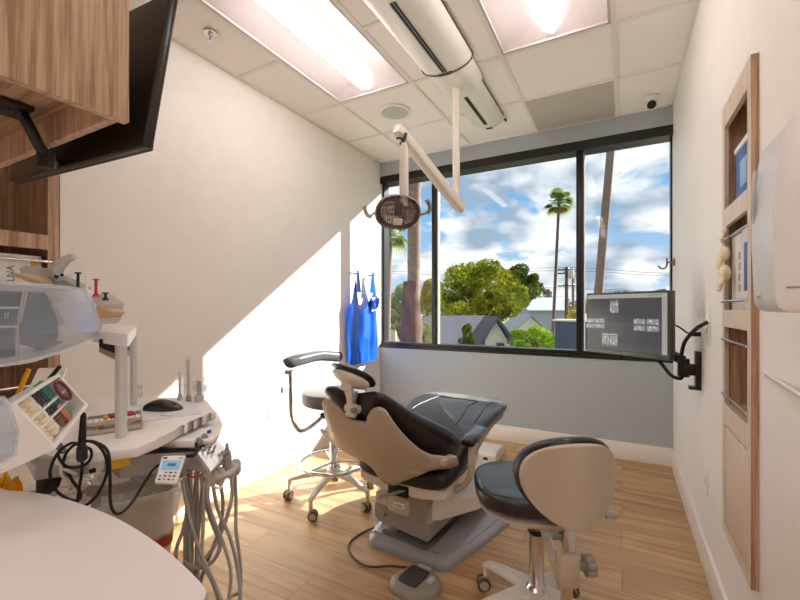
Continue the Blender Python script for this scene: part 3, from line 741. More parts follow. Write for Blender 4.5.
# upholstered back
bm = BM(); rings = []
prof = [(-.05, .09, .010, .035, 0), (-.042, .145, .024, .037, 0), (-.02, .168, .032, .04, .0), (.03, .188, .038, .045, .01), (.1, .22, .046, .055, .02), (.17, .27, .055, .066, .035), (.24, .325, .07, .078, .05), (.31, .35, .08, .09, .06), (.38, .345, .086, .1, .07), (.45, .31, .08, .105, .06), (.5, .24, .06, .105, .04), (.52, .14, .03, .105, .0)]
for s, w, h, off, curl in prof:
    r = []
    for k in range(36):
        a = 2 * PI * k / 36
        x = w * sp(math.cos(a), .75); q = h * sp(math.sin(a), .8) + off + curl * (x / w) ** 2
        se = s + (.075 * math.exp(-((x - .0) / .055) ** 2) if s < .12 else 0) * (1 if s < 0 else (1 - s / .12))
        r.append(bm.verts.new(O_ + V((x, 0, 0)) + E_ * se + N_ * q))
    rings.append(r)
skin(bm, rings); obj('backrest_cushion', bm, W['leather'], dc, ang=70, sub=1)
# rear shell : outline in the plane of the back
def P2(x, s, q=0): return O_ + V((x, 0, 0)) + E_ * s + N_ * q
half = [(.05, .085), (.07, .045), (.10, .012), (.14, -.005), (.165, .01), (.185, .08), (.21, .16), (.245, .25), (.275, .29), (.32, .305), (.375, .30), (.375, .35), (.33, .375), (.25, .38), (.15, .38), (.08, .385), (.065, .41), (.055, .46), (.045, .52), (.025, .53)]
outline = half + [(-x, s) for x, s in reversed(half)]
bm = BM()
mtp = M.Identity(4)
for i in range(3):
    mtp[i][0] = (1, 0, 0)[i]; mtp[i][1] = E_[i]; mtp[i][2] = -N_[i]; mtp[i][3] = O_[i]
import mathutils
# thick curved plate: triangulated outline, domed by position, solidified
pts = roundpoly([(x, s) for x, s in outline], .012, 3)
vs = [bm.verts.new(V((x, s, 0))) for x, s in pts]
f0 = bm.faces.new(vs)
bmesh.ops.triangulate(bm, faces=[f0])
for _ in range(3): bmesh.ops.subdivide_edges(bm, edges=[e for e in bm.edges if e.calc_length() > .05], cuts=1, use_grid_fill=False); bmesh.ops.triangulate(bm, faces=bm.faces[:])
for v in bm.verts:
    x, s = v.co.x, v.co.y
    dome = .035 * max(0, 1 - (x / .3) ** 2) * math.sin(PI * min(1, max(0, (s + .06) / .5)) * .8 + .2)
    rib = .008 * max(0, 1 - abs(abs(x) - .1 + .12 * s) / .02) if s < .36 else 0
    v.co = O_ + V((x, 0, 0)) + E_ * s - N_ * (dome - rib * .6 - .015 - .03 * (x / .3) ** 2 * (s > .1) * min(1, max(0, s - .1) / .2))
sh_o = obj('backrest_shell', bm, W['beige'], dc, ang=50)
sm = sh_o.modifiers.new('solidify', 'SOLIDIFY'); sm.thickness = .012; sm.offset = 0
# headrest with bracket
hr = V((-.035, -.50, .92))
hrot = rotm(math.radians(-42), math.radians(7), math.radians(-6))
bm = BM(); vs = ell(bm, (0, 0, 0), (.115, .068, .026), None, 32, 16)
for v in vs:
    v.co.z += .35 * v.co.x ** 2 * 2 + (.012 if v.co.z < 0 else 0); v.co = V((sp(v.co.x / .115, .8) * .115, sp(v.co.y / .07, .8) * .07, v.co.z))
bm.transform(M.Translation(hr) @ hrot); obj('headrest_cushion', bm, W['leather'], dc, ang=80)
bm = BM(); vs = ell(bm, (0, 0, -.017), (.102, .059, .021), None, 24, 10); 
for v in vs: v.co.z += .7 * v.co.x ** 2
bm.transform(M.Translation(hr) @ hrot); hb = obj('headrest_back', bm, W['beige2'], dc, ang=80)
bm = BM()
j0 = hr + V((-.01, -.012, -.035)); j1 = P2(.0, .02, -.005)
box(bm, j0 + V((0, -.004, -.005)), (.055, .026, .04), rotm(math.radians(-20)), .008)
secs = []
for k in range(6):
    q = k / 5; p = j0.lerp(j1, q); w_ = .024 - .008 * math.sin(PI * q); secs.append([p + V((w_ * a, 0, 0)) + N_ * (.013 * b) for a, b in rrect(2, 2, .5, 3)])
loft(bm, secs); obj('headrest_bracket', bm, W['beige2'], dc, ang=50)
bm = BM(); cyl(bm, j1 + V((-.03, 0, .0)), j1 + V((.035, 0, 0)), .017, n=24); box(bm, j1 + V((0, 0, -.01)), (.05, .028, .055), rotm(math.radians(-30)), .009); obj('bracket_pivot', bm, W['beige2'], dc)
bm = BM(); box(bm, (j0 + j1) / 2 + V((.026, 0, .0)), (.012, .02, .05), rotm(math.radians(-20)), .004); cyl(bm, j1 + V((.028, -.02, 0)), j1 + V((.028, -.032, 0)), .012, n=16); obj('tilt_lever', bm, W['grey'], dc)

# seat and leg rest : one long cushion
bm = BM(); rings = []
prof = [(-.20, .20, .02, .40), (-.19, .25, .05, .41), (-.12, .275, .065, .43), (0, .285, .06, .475), (.12, .285, .055, .52), (.24, .28, .05, .555), (.36, .285, .046, .578), (.5, .29, .042, .592), (.60, .29, .04, .597), (.655, .275, .036, .595), (.685, .22, .022, .59), (.695, .13, .01, .59)]
for y, w, h, z in prof:
    rings.append([bm.verts.new(V((w * sp(math.cos(a), .55), y, z + h * sp(math.sin(a), .6) - .02 * (1 - (math.cos(a)) ** 2) * (y > .1) + .012 * abs(math.cos(a)) ** 3))) for a in [2 * PI * k / 36 for k in range(36)]])
skin(bm, rings); seat = obj('seat_cushion', bm, W['leather'], dc, ang=80, sub=1)
def top(x, y):
    P = [p for p in prof]; 
    for i in range(len(P) - 1):
        if P[i][0] <= y <= P[i + 1][0]:
            q = (y - P[i][0]) / (P[i + 1][0] - P[i][0]); w = P[i][1] + (P[i + 1][1] - P[i][1]) * q; h = P[i][2] + (P[i + 1][2] - P[i][2]) * q; z = P[i][3] + (P[i + 1][3] - P[i][3]) * q
            c = min(1, abs(x / w)) ** (1 / .55); s = math.sqrt(max(0, 1 - c * c))
            return z + h * s ** .6 - .02 * (1 - c * c) * (y > .1) + .012 * c ** 3
    return .5
bm = BM()
for line in ([(-.17, .60), (-.19, .45), (-.2, .3), (-.19, .12)], [(-.17, .60), (.0, .615), (.1, .61)], [(.1, .61), (.09, .45), (.12, .32), (.13, .2)], [(.2, .63), (.19, .5), (.21, .35), (.22, .24)]):
    L0 = catmull([V((x, y, 0)) for x, y in line], 6); tube(bm, [V((p.x, p.y, top(p.x, p.y) + .0005)) for p in L0], .0022, 6, 1)
obj('seat_piping', bm, W['black'], seat)
# leg-rest side trim
for s in (-1, 1):
    bm = BM(); tube(bm, [(s * .265, .05, .445), (s * .262, .2, .50), (s * .255, .4, .545), (s * .25, .6, .552)], .013, 8, 5, squash=1.6)
    obj('side_trim', bm, W['grey'], dc)
# plastic sleeve over the toe end
bm = BM(); rings = []
for y, w, h, z in [(.55, .296, .047, .595), (.62, .295, .046, .597), (.665, .282, .042, .595), (.70, .23, .028, .59), (.712, .13, .012, .59)]:
    rings.append([bm.verts.new(V((w * sp(math.cos(a), .55), y, z + h * sp(math.sin(a), .6) + .0015 * math.sin(a * 17 + y * 90)))) for a in [2 * PI * k / 60 for k in range(60)]])
skin(bm, rings, False); obj('toe_cover', bm, W['film'], dc, ang=80)
# armrest pad in its plastic sleeve with bent support
bm = BM(); box(bm, (.295, .04, .58), (.07, .2, .035), rotm(math.radians(6)), .016, 4)
obj('armrest_pad', bm, W['leather'], dc)
bm = BM(); box(bm, (-.295, .04, .58), (.07, .2, .035), rotm(math.radians(6)), .016, 4); obj('armrest_pad', bm, W['leather'], dc)
bm = BM(); box(bm, (.295, .07, .583), (.077, .15, .042), rotm(math.radians(6)), .02, 4); obj('armrest_sleeve', bm, W['film'], dc)
for s in (1, -1):
    bm = BM(); pth = catmull([(s * .295, .04, .565), (s * .305, -.01, .54), (s * .312, -.04, .49), (s * .312, -.05, .43), (s * .29, -.06, .38), (s * .25, -.065, .355), (s * .19, -.07, .35)], 6)
    secs = []
    for i, p in enumerate(pth):
        d = (pth[min(i + 1, len(pth) - 1)] - pth[max(i - 1, 0)]).normalized(); a = V((0, 1, 0)); a = (a - d * a.dot(d)).normalized(); b_ = d.cross(a)
        secs.append([p + a * (.024 * u) + b_ * (.012 * v) for u, v in rrect(2, 2, .6, 3)])
    loft(bm, secs); obj('arm_support', bm, W['beige'], dc, ang=60)
# arm link from shell to support
bm = BM(); box(bm, P2(.33, .32, .045) + V((.0, .01, 0)), (.03, .09, .028), None, .01); obj('shell_link', bm, W['beige'], dc)
# seat pan
bm = BM(); rings = []
for x in [-.24, -.225, -.19, -.1, 0, .1, .19, .225, .24]:
    q = math.sqrt(max(0, 1 - (x / .245) ** 2)) ; rings.append([bm.verts.new(V((x, y, z))) for y, z in [(-.17, .37), (-.165, .35 - .045 * q), (-.08, .335 - .05 * q), (.1, .335 - .05 * q), (.25, .40), (.25, .43), (.05, .385), (-.12, .385)]])
skin(bm, rings); obj('seat_pan', bm, W['beige2'], dc, ang=40)
bm = BM(); box(bm, (-.01, -.165, .325), (.11, .03, .05), None, .004); obj('hinge_recess', bm, W['black'], dc)
bm = BM(); tube(bm, [(.03, -.17, .335), (-.02, -.2, .318), (-.075, -.24, .30)], .012, 8, 4, squash=.5); obj('release_lever', bm, W['grey'], dc)
bm = BM(); loft(bm, [[V((x * .8, y * .8 + .02, .10)) for x, y in rrect(.28, .3, .05)], [V((x, y + .02, .34)) for x, y in rrect(.28, .3, .05)]]); obj('lift_column', bm, W['grey'], dc)
# lift housing
cov = roundpoly([(-.19, -.09), (.13, -.09), (.16, -.07), (.285, .14), (.285, .42), (.2, .62), (-.24, .62), (-.32, .42), (-.32, .14)], .02, 3)
bm = BM(); loft(bm, [[V((x, y, z)) for x, y in cov] for z in (.18, .25)] + [[V((x * .93 - .001, y * .97 + .008, .278 - .05 * max(0, y))) for x, y in cov]]); obj('lift_cover', bm, W['offwhite'], dc, ang=30)
bm = BM()
loft(bm, [[V((-.025 + x, -.10, z)) for x, z in [(-.165, .25), (-.165, .13), (-.15, .115), (.135, .085), (.155, .10), (.155, .245), (.12, .262), (.06, .262), (.05, .2), (-.06, .2), (-.075, .262), (-.13, .262)]], [V((-.025 + x, .0, z)) for x, z in [(-.17, .255), (-.17, .13), (-.155, .115), (.14, .085), (.16, .10), (.16, .25), (.125, .27), (.06, .27), (.05, .2), (-.06, .2), (-.075, .27), (-.13, .27)]]])
obj('rear_housing', bm, W['beige'], dc, ang=30)
bm = BM()
loft(bm, [[V((-.025 + x, -.108, z)) for x, z in [(-.168, .195), (-.168, .13), (-.15, .11), (.14, .08), (.158, .10), (.158, .165), (.07, .15), (-.08, .165), (-.1, .19)]], [V((-.02 + x * 1.5, .45, z + .05)) for x, z in [(-.165, .175), (-.16, .13), (-.15, .125), (.14, .12), (.155, .13), (.155, .165), (.07, .15), (-.08, .155), (-.1, .17)]]])
obj('lower_shroud', bm, W['grey'], dc, ang=30)
bm = BM(); box(bm, (-.035, -.118, .225), (.125, .03, .085), rotm(math.radians(-8)), .02, 3); hp = obj('badge_panel', bm, W['beige'], dc)
bm = BM(); box(bm, (-.03, -.136, .232), (.062, .006, .026), rotm(math.radians(-8)), .006); bd = obj('badge', bm, W['white'], hp)
bm = BM(); box(bm, (-.03, -.1395, .232), (.05, .002, .014), rotm(math.radians(-8)), .001); obj('badge_lettering', bm, W['lgrey'], hp)
bm = BM(); cyl(bm, (-.125, -.107, .15), (-.125, -.11, .15), .006, n=12); obj('screw', bm, W['black'], dc)
# floor base
bo = [(-.205, -.17), (.235, -.17), (.30, .08), (.365, .42), (.33, .6), (.2, .7), (-.24, .7), (-.36, .6), (-.37, .42), (-.27, .1)]
bm = BM()
def ringz(k, z, o=0): return [V((x * k + .0, (y - .25) * k + .25 + o, z)) for x, y in roundpoly(bo, .05, 4)]
loft(bm, [ringz(1.0, 0.0), ringz(1.0, .022), ringz(.985, .032), ringz(.9, .05)]); obj('floor_base', bm, gloss, dc, ang=50)
for s in (-1, 1):   # raised glossy wings
    bm = BM(); secs = []
    for y, xi, xo, zi, zo in [(-.12, .13, .20, .05, .045), (.05, .15, .265, .075, .05), (.3, .17, .315, .10, .055), (.45, .18, .33, .11, .055), (.6, .18, .29, .09, .05)]:
        secs.append([V((s * xi, y, .045)), V((s * xi, y, zi)), V((s * (xi + (xo - xi) * .25), y, zi + .004)), V((s * (xi + (xo - xi) * .7), y, zo + .016)), V((s * xo, y, zo)), V((s * xo, y, .03))])
    loft(bm, secs); obj('base_wing', bm, gloss, dc, ang=40)
bm = BM(); loft(bm, [[V((x, y - .0, .046)) for x, y in roundpoly([(-.155, -.11), (.125, -.13), (.16, .6), (-.16, .6)], .02)], [V((x * .96, y * .98, .064)) for x, y in roundpoly([(-.155, -.11), (.125, -.13), (.16, .6), (-.16, .6)], .02)]]); obj('base_panel', bm, panelg, dc, ang=40)
bm = BM(); bxr(bm, (-.15, -.09, .063), (-.075, .1, .0665), .002); obj('glossy_plate', bm, gloss, dc)
# utility box at the foot end on the floor
ub = thing('junction_box', 'low cream floor box beyond the foot of the dental chair', 'box', (-1.03, 3.22, 0))
bm = BM(); prism(bm, [(3.10, 0), (3.38, 0), (3.38, .06), (3.33, .088), (3.22, .098), (3.12, .085), (3.10, .06)], .36, frame_mt(V((-1.21, 0, 0)), V((0, 1, 0)), V((0, 0, 1))), .006); obj('cover', bm, W['offwhite'], ub, ang=30)
bm = BM(); cyl(bm, (-.93, 3.095, .03), (-.93, 3.105, .03), .02, n=16); obj('cable_port', bm, W['black'], ub)
# foot control and its cable
fx = V((-.785, 1.60, 0))
ft = thing('foot_control', 'grey foot pedal disc on the floor in front of the dental chair', 'foot control', fx.to_tuple(), local=False)
pr = roundpoly([(-.095, -.055), (-.075, .045), (-.03, .085), (.05, .075), (.105, .02), (.098, -.045), (.04, -.1), (-.055, -.1)], .03, 4)
mt = M.Translation(fx) @ M.Rotation(math.radians(-8), 4, 'Z')
bm = BM(); loft(bm, [[mt @ V((x * k, y * k, z)) for x, y in pr] for k, z in ((1.12, 0), (1.12, .014), (1.07, .024), (.85, .036))]); obj('pedal_housing', bm, W['grey'], ft, ang=35)
bm = BM(); loft(bm, [[mt @ V((-.008 + x * k, -.012 + y * k, z)) for x, y in rrect(.085, .105, .012)] for k, z in ((1.1, .03), (1.1, .044), (1.02, .049))]); obj('tread', bm, W['dgrey'], ft, ang=30)
bm = BM(); loft(bm, [[mt @ V((.065 + x * k, .01 + y * k, z)) for x, y in rrect(.025, .05, .012)] for k, z in ((1, .03), (.9, .043))]); box(bm, mt @ V((0, .062, .042)), (.07, .02, .012), mt.to_3x3().to_4x4(), .005); obj('side_button', bm, W['lgrey'], ft, ang=30)
bm = BM(); tube(bm, [fx + V((-.06, .06, .02)), at(390, 566, z=.012), at(366, 566, z=.008), at(350, 553, z=.008), at(351, 541, z=.008), at(368, 530, z=.008), at(386, 524, z=.03), at(402, 520, Y=1.83)], .005, 8, 8)
obj('pedal_cable', bm, W['dgrey'], ft)
# ================================================================== stools
cast_m = mat('grey_brown_tyre', hx(92, 84, 78), .5)
def star_base(root, R, zc, az0, m, hub_r=.032, arm_w=.022, n=5, name='base_leg', zh=None):
    """five arms (each a part) and five casters in local coordinates"""
    for k in range(n):
        a = az0 + 2 * PI * k / n; d = V((math.cos(a), math.sin(a), 0)); s = V((-d.y, d.x, 0))
        bm = BM(); secs = []
        for q, z, w, h in [(.02, zc, arm_w * 1.5, .022), (.3, zc - .006, arm_w * 1.1, .02), (.7, zc - .03, arm_w * .85, .015), (.93, zc - .048, arm_w * .7, .012), (1.0, zc - .056, arm_w * .68, .012), (1.03, zc - .06, arm_w * .5, .009)]:
            p = d * (R * q) + V((0, 0, z)); secs.append([p + s * (w * u) + V((0, 0, h * v)) for u, v in rrect(2, 2, .6, 3)])
        loft(bm, secs); p = d * R; cyl(bm, p + V((0, 0, zc - .055)), p + V((0, 0, .06)), .012, n=14)
        obj(name, bm, m, root, ang=50)
        # caster : twin wheels with a hood, trailing sideways
        ca = a + 1.1 + k * .9; cd = V((math.cos(ca), math.sin(ca), 0)); cs = V((-cd.y, cd.x, 0)); cc = p + cd * .012 + V((0, 0, .0285))
        bm = BM()
        for q in (-1, 1): lathe(bm, [(.005, -.009), (.024, -.009), (.028, -.006), (.028, .006), (.024, .009), (.005, .009)], cc + cs * (.0135 * q), 20, frame_of(cs))
        c = obj('caster', bm, cast_m, root, ang=40)
        bm = BM()
        for q in (-1, 1): lathe(bm, [(.0005, .0), (.019, .0), (.018, .004), (.0005, .005)], cc + cs * (.0225 * q), 20, frame_of(cs * q))
        obj('wheel_hub', bm, W['beige'], c)
        bm = BM(); cyl(bm, cc - cs * .004, cc + cs * .004, .024, n=16); cyl(bm, p + V((0, 0, .03)), p + V((0, 0, .064)), .013, n=14); obj('caster_hood', bm, W['beige'], c)

def seat_ring(w, d, tip=0.0, n=40, p=.8):
    out = []
    for i in range(n):
        a = 2 * PI * i / n; x = w * sp(math.cos(a), p); y = d * sp(math.sin(a), p)
        out.append((x, y))
    return out
# ---- operator stool, front right.  local +y = the way the sitter faces
oc = at(541, 608, z=0.03)
ST = (-.275, 1.555, 0)
face = math.atan2(-.60, .80)           # heading of local +y : (-.60, .80)
rz = math.radians(30)
st = thing('operator_stool', 'black saddle seat stool with a beige shell backrest at the front right', 'stool', ST, rz, local=True)
star_base(st, .285, .165, math.radians(146) - rz, W['offwhite'], arm_w=.028)
bm = BM(); lathe(bm, [(.045, .12), (.048, .17), (.032, .192), (.0265, .2), (.0265, .38), (.028, .385), (.028, .40), (.022, .405)], (0, 0, 0), 24); obj('gas_column', bm, W['chrome'], st)
bm = BM(); lathe(bm, [(.027, .38), (.031, .385), (.031, .398), (.02, .402)], (0, 0, 0), 20); obj('column_collar', bm, W['rubber'], st)
bm = BM(); lathe(bm, [(.013, .39), (.013, .455), (.02, .46), (.02, .475)], (0, 0, 0), 20); obj('piston', bm, W['steel'], st)
# seat : deep black cushion, narrowing to the front, on a beige edge board
def so(y, w): return w
bm = BM(); rings = []
SY = .05
for k in range(27):
    q = k / 26 * 2 - 1; y = q * .235 + SY; e = math.sqrt(max(0.0, 1 - abs(q) ** 2.6)); w = (.215 - .03 * q) * e + .004
    h = .042 * (e ** .5) + .002
    zc = .527 + .012 * (q > 0) * q * q * -1 + .03 * (q < -.5) * (abs(q) - .5)
    rings.append([bm.verts.new(V((w * sp(math.cos(a), .8), y, zc + h * sp(math.sin(a), .75) * (1 if math.sin(a) > 0 else .8) + (.022 * abs(math.cos(a)) ** 2 if math.sin(a) > 0 else 0) * e))) for a in [2 * PI * i / 36 for i in range(36)]])
skin(bm, rings); obj('seat_cushion', bm, W['leather'], st, ang=80, sub=1)
bm = BM(); rings = []
for k in range(27):
    q = k / 26 * 2 - 1; y = q * .233 + SY; e = math.sqrt(max(0.0, 1 - abs(q) ** 2.6)); w = (.203 - .03 * q) * e + .004
    rings.append([bm.verts.new(V((w * math.cos(a), y, .494 + .011 * sp(math.sin(a), .7)))) for a in [2 * PI * i / 28 for i in range(28)]])
skin(bm, rings); obj('seat_board', bm, W['beige'], st, ang=60)
bm = BM(); box(bm, (0, -.02, .472), (.1, .17, .022), None, .006); obj('seat_plate', bm, W['beige'], st)
bm = BM(); tube(bm, [(.05, .02, .468), (.16, .0, .462), (.24, -.03, .46)], .006, 8, 4); lathe(bm, [(.001, 0), (.014, .005), (.016, .03), (.008, .05)], (.235, -.03, .46), 12, frame_of((1, -.1, 0))); obj('height_lever', bm, W['lgrey'], st)
# back bracket
bm = BM(); pr = roundpoly([(-.10, .482), (-.19, .482), (-.245, .455), (-.262, .38), (-.24, .37), (-.19, .40), (-.12, .455), (-.06, .465), (-.06, .482)], .008, 3)
for s in (-1, 1): prism(bm, pr, .006, frame_mt(V((s * .028 - .003, 0, 0)), V((0, 1, 0)), V((0, 0, 1))))
box(bm, (0, -.262, .415), (.062, .035, .11), rotm(math.radians(8)), .008, 3); obj('back_bracket', bm, W['beige'], st)
bm = BM()
for y, z in ((-.17, .462), (-.20, .425), (-.235, .43)):
    cyl(bm, (-.037, y, z), (.037, y, z), .010, n=14)
for z in (.39, .44): cyl(bm, (0.012, -.281, z), (0.012, -.284, z), .004, n=10)
obj('bracket_bolt', bm, W['lgrey'], st)
bm = BM(); loft(bm, [[V((x, y - .262 - (z - .42) * .12, z)) for x, y in rrect(.036, .014, .004)] for z in (.12, .3, .47, .56)]); obj('back_bar', bm, W['chrome'], st, ang=40)
bm = BM(); cyl(bm, (.03, -.262, .425), (.056, -.262, .425), .012, n=14); 
for k in range(7):
    a = 2 * PI * k / 7; cyl(bm, (.052, -.262 + math.cos(a) * .02, .425 + math.sin(a) * .02), (.078, -.262 + math.cos(a) * .022, .425 + math.sin(a) * .022), .011, n=10)
cyl(bm, (.052, -.262, .425), (.074, -.262, .425), .024, n=20)
obj('clamp_knob', bm, W['grey'], st)
# backrest : curved shell behind a black pad
def back(u, v, off, grow=0.0):
    # u across -1..1, v up -1..1 -> superellipse-like rounded outline
    e = (abs(u) ** 2.4 + abs(v) ** 2.4) ** (1 / 2.4) if (u or v) else 0
    x = .022 + u * (.149 + grow) ; z = .68 + v * (.13 + grow)
    y = -.285 - (z - .6) * .10 + .10 * u * u * 1.0 + off
    return V((x, y, z))
def disc_map(a, r, p=2.1):
    c, s = math.cos(a), math.sin(a); k = (abs(c) ** p + abs(s) ** p) ** (-1 / p); return c * r * k, s * r * k
def back_solid(bm, o0, o1, grow, rim, n=56, m=9):
    A = []; B = []
    for side, off in ((0, o0), (1, o1)):
        L_ = []
        for j in range(m + 1):
            r = j / m; rr = []
            for i in range(n):
                u, v = disc_map(2 * PI * i / n, math.sin(r * PI / 2)); bul = (1 - r ** 6)
                rr.append(bm.verts.new(back(u, v, (o0 + o1) / 2 + (off - (o0 + o1) / 2) * (bul ** .5 if rim else 1), grow)))
            L_.append(rr)
        (A if side == 0 else B).extend(L_)
    for L_ in (A, B):
        for j in range(1, m): 
            for i in range(n): bm.faces.new((L_[j][i], L_[j][(i + 1) % n], L_[j + 1][(i + 1) % n], L_[j + 1][i]))
        bm.faces.new(L_[1])
        for v in L_[0]: bm.verts.remove(v)
    for i in range(n): bm.faces.new((A[m][i], A[m][(i + 1) % n], B[m][(i + 1) % n], B[m][i]))
bm = BM(); back_solid(bm, -.024, .002, 0.0, False)
for v in bm.verts:   # vertical channels moulded into the shell
    if v.co.y < 10:
        x = v.co.x; ch = math.exp(-((abs(x) - .085) / .028) ** 2) * .011; v.co.y += ch if v.co.y < back(0, 0, -.011).y + .10 * ((x - .012) / .149) ** 2 - (v.co.z - .68) * .10 else 0
obj('backrest_shell', bm, W['beige'], st, ang=60, bev=.003)
bm = BM(); back_solid(bm, .006, .052, .009, True); obj('backrest_pad', bm, W['leather'], st, ang=70)

# ---- assistant stool by the left wall
AS = (-1.60, 2.07, 0)
sa = thing('assistant_stool', 'tall grey round stool with foot ring and padded arm by the left wall', 'stool', AS, 0, local=True)
star_base(sa, .28, .175, math.radians(208), W['beige2'], arm_w=.02)
bm = BM(); lathe(bm, [(.04, .12), (.045, .15), (.045, .2), (.03, .22), (.026, .23), (.026, .40), (.02, .41)], (0, 0, 0), 24); obj('gas_column', bm, W['chrome'], sa)
bm = BM(); lathe(bm, [(.014, .40), (.014, .57), (.03, .58), (.03, .6)], (0, 0, 0), 20); obj('piston', bm, W['black'], sa)
bm = BM(); rr = .21; tube(bm, [V((math.cos(a) * rr, math.sin(a) * rr, .235)) for a in [2 * PI * i / 48 for i in range(48)]], .0105, 10, 1, closed=True)
fr_ = obj('foot_ring', bm, W['chrome'], sa)
for k in range(3):
    bm = BM(); a = 2 * PI * k / 3 + .4; cyl(bm, (math.cos(a) * .02, math.sin(a) * .02, .235), (math.cos(a) * rr, math.sin(a) * rr, .235), .007, n=10); obj('ring_spoke', bm, W['chrome'], fr_)
bm = BM(); lathe(bm, [(.05, .595), (.18, .60), (.196, .61), (.2, .625), (.2, .665), (.193, .68), (.17, .687), (.08, .69), (.001, .69)], (0, 0, 0), 48); obj('round_seat', bm, mat('grey_upholstery', hx(112, 108, 106), .35, var=.05, scale=90), sa)
bm = BM(); lathe(bm, [(.06, .575), (.06, .598)], (0, 0, 0), 24); obj('seat_plate', bm, W['dgrey'], sa)
# arm: curved chrome tube and padded rest  (points measured against the wall side)
ax = at(290, 372, t=2.33) - V(AS); ab = at(291, 412, t=2.36) - V(AS); ac = at(301, 431, t=2.4) - V(AS); ad_ = at(322, 417, t=2.5) - V(AS)
bm = BM(); tube(bm, [ax, (ax + ab) / 2, ab, ab.lerp(ac, .55) + V((-.015, 0, -.015)), ac, ac.lerp(ad_, .5) + V((0, 0, -.012)), ad_, V((0, -.03, .585))], .0125, 12, 6); obj('arm_tube', bm, W['chrome'], sa)
bm = BM(); cyl(bm, ad_ - V((.01, 0, 0.0)), ad_ + V((.05, .06, .03)), .02, n=14); obj('arm_socket', bm, W['black'], sa)
k0 = at(290, 389, t=2.34) - V(AS); k1 = at(283, 390, t=2.3) - V(AS)
bm = BM(); cyl(bm, k0, k1, .006, n=10); box(bm, k1 + V((-.004, 0, 0)), (.016, .02, .04), rotm(0, math.radians(12)), .006, 3); obj('arm_knob', bm, W['lgrey'], sa)
p0 = at(291, 362, t=2.30) - V(AS); p1 = at(301, 359, t=2.36) - V(AS); p2 = at(318, 355.5, t=2.5) - V(AS); p3 = at(334, 356.5, t=2.62) - V(AS)
bm = BM(); P = catmull([p0 + V((-.01, -.01, -.008)), p0 + V((0, 0, 0)), p1, p2, p3, p3 + V((.012, .01, -.002))], 5); rings = []
for i, p in enumerate(P):
    q = i / (len(P) - 1); e = min(1, math.sqrt(max(0, 1 - (1 - min(1, q / .12)) ** 2)) + .05, math.sqrt(max(0, 1 - (1 - min(1, (1 - q) / .1)) ** 2)) + .05)
    d = (P[min(i + 1, len(P) - 1)] - P[max(i - 1, 0)]).normalized(); sd_ = d.cross(V((0, 0, 1))).normalized(); u_ = sd_.cross(d)
    rings.append([bm.verts.new(p + sd_ * (.045 * e * sp(math.cos(a), .8)) + u_ * (.034 * e * sp(math.sin(a), .8))) for a in [2 * PI * k / 24 for k in range(24)]])
skin(bm, rings); obj('arm_pad', bm, mat('dark_grey_upholstery', hx(84, 86, 90), .25, var=.06), sa, ang=80)
bm = BM(); cyl(bm, ax + V((0, 0, -.01)), ax + V((0, 0, .012)), .03, n=16); obj('pad_mount', bm, W['lgrey'], sa)
# ================================================================== things on the walls
# lead apron on two hooks by the window
bl = mat('blue_vinyl', hx(18, 92, 214), .28, var=.1, scale=8, coat=.4)
hk = thing('coat_hooks', 'slim chrome rail of hooks holding the blue apron on the left wall', 'hooks', (XL, 3.45, 1.54))
bm = BM(); bxr(bm, (XL, 3.15, 1.532), (XL + .008, 3.54, 1.55), .003); obj('rail', bm, W['white'], hk)
for y in (3.21, 3.47):
    bm = BM(); tube(bm, [(XL + .005, y, 1.54), (XL + .04, y, 1.535), (XL + .055, y, 1.53), (XL + .06, y, 1.545)], .006, 8, 4); ell(bm, (XL + .06, y, 1.55), (.011, .011, .011), None, 12, 8); obj('hook', bm, W['dgrey'], hk)
apw = [(1.535, 3.30, 3.335), (1.5, 3.29, 3.345), (1.42, 3.27, 3.365), (1.33, 3.255, 3.42)]
ap = thing('lead_apron', 'bright blue vinyl x-ray apron hanging from hooks beside the window', 'apron', (XL + .05, 3.45, .70))
def pleat(y, z): return .010 * math.sin(y * 34 + z * 1.6) + .005 * math.sin(y * 63 - z * 4) + .004 * math.sin(z * 15 + y * 9)
bm = BM()
def body(u, v):
    zt = 1.5 - .33 * (1 - abs(u - .42) / .42 if u < .42 else 1 - (u - .42) / .58) ** .7 if 0 < u < 1 else 1.5
    zt = min(zt, 1.5)
    zb = .675 + .03 * (abs(u - .5) * 2) ** 8
    z = zt + (zb - zt) * v
    q = min(1, max(0, (1.5 - z) / .30)); q2 = min(1, max(0, (1.5 - z) / .2))
    yl = 3.18 - .12 * q ** 1.8; yr = 3.49 + .07 * q2
    y = yl + (yr - yl) * u
    return V((XL + .055 + pleat(y, z) * (.3 + .7 * q) + .012 * math.sin(u * PI), y, z))
grid(bm, body, 70, 60, .006); bodyo = obj('apron_body', bm, bl, ap, ang=60)
for y0, y1 in ((3.21, 3.215), (3.47, 3.465)):
    bm = BM()
    def strap(u, v, y0=y0, y1=y1):
        w = .014 + .028 * v; y = y0 + (y1 - y0) * v + (u - .5) * 2 * w; z = 1.555 - v * .20
        return V((XL + .062 + .004 * math.sin(y * 60), y, z))
    grid(bm, strap, 8, 20, .006); obj('shoulder_strap', bm, bl, ap, ang=60)
bm = BM(); grid(bm, lambda u, v: V((XL + .075 + .012 * math.sin(v * 6) + .008 * math.sin(u * 9), 3.40 + u * .15 + .02 * v, 1.30 - v * .13 + .03 * u)), 14, 10, .006); obj('collar_flap', bm, mat('dark_blue_vinyl', hx(14, 56, 150), .3, coat=.3), ap)
bm = BM(); tube(bm, [(XL + .09, 3.4, 1.17), (XL + .1, 3.48, 1.19), (XL + .095, 3.56, 1.24)], .007, 8, 4); tube(bm, [(XL + .085, 3.4, 1.3), (XL + .09, 3.43, 1.24), (XL + .09, 3.4, 1.18)], .006, 8, 4); obj('edge_binding', bm, W['black'], bodyo)

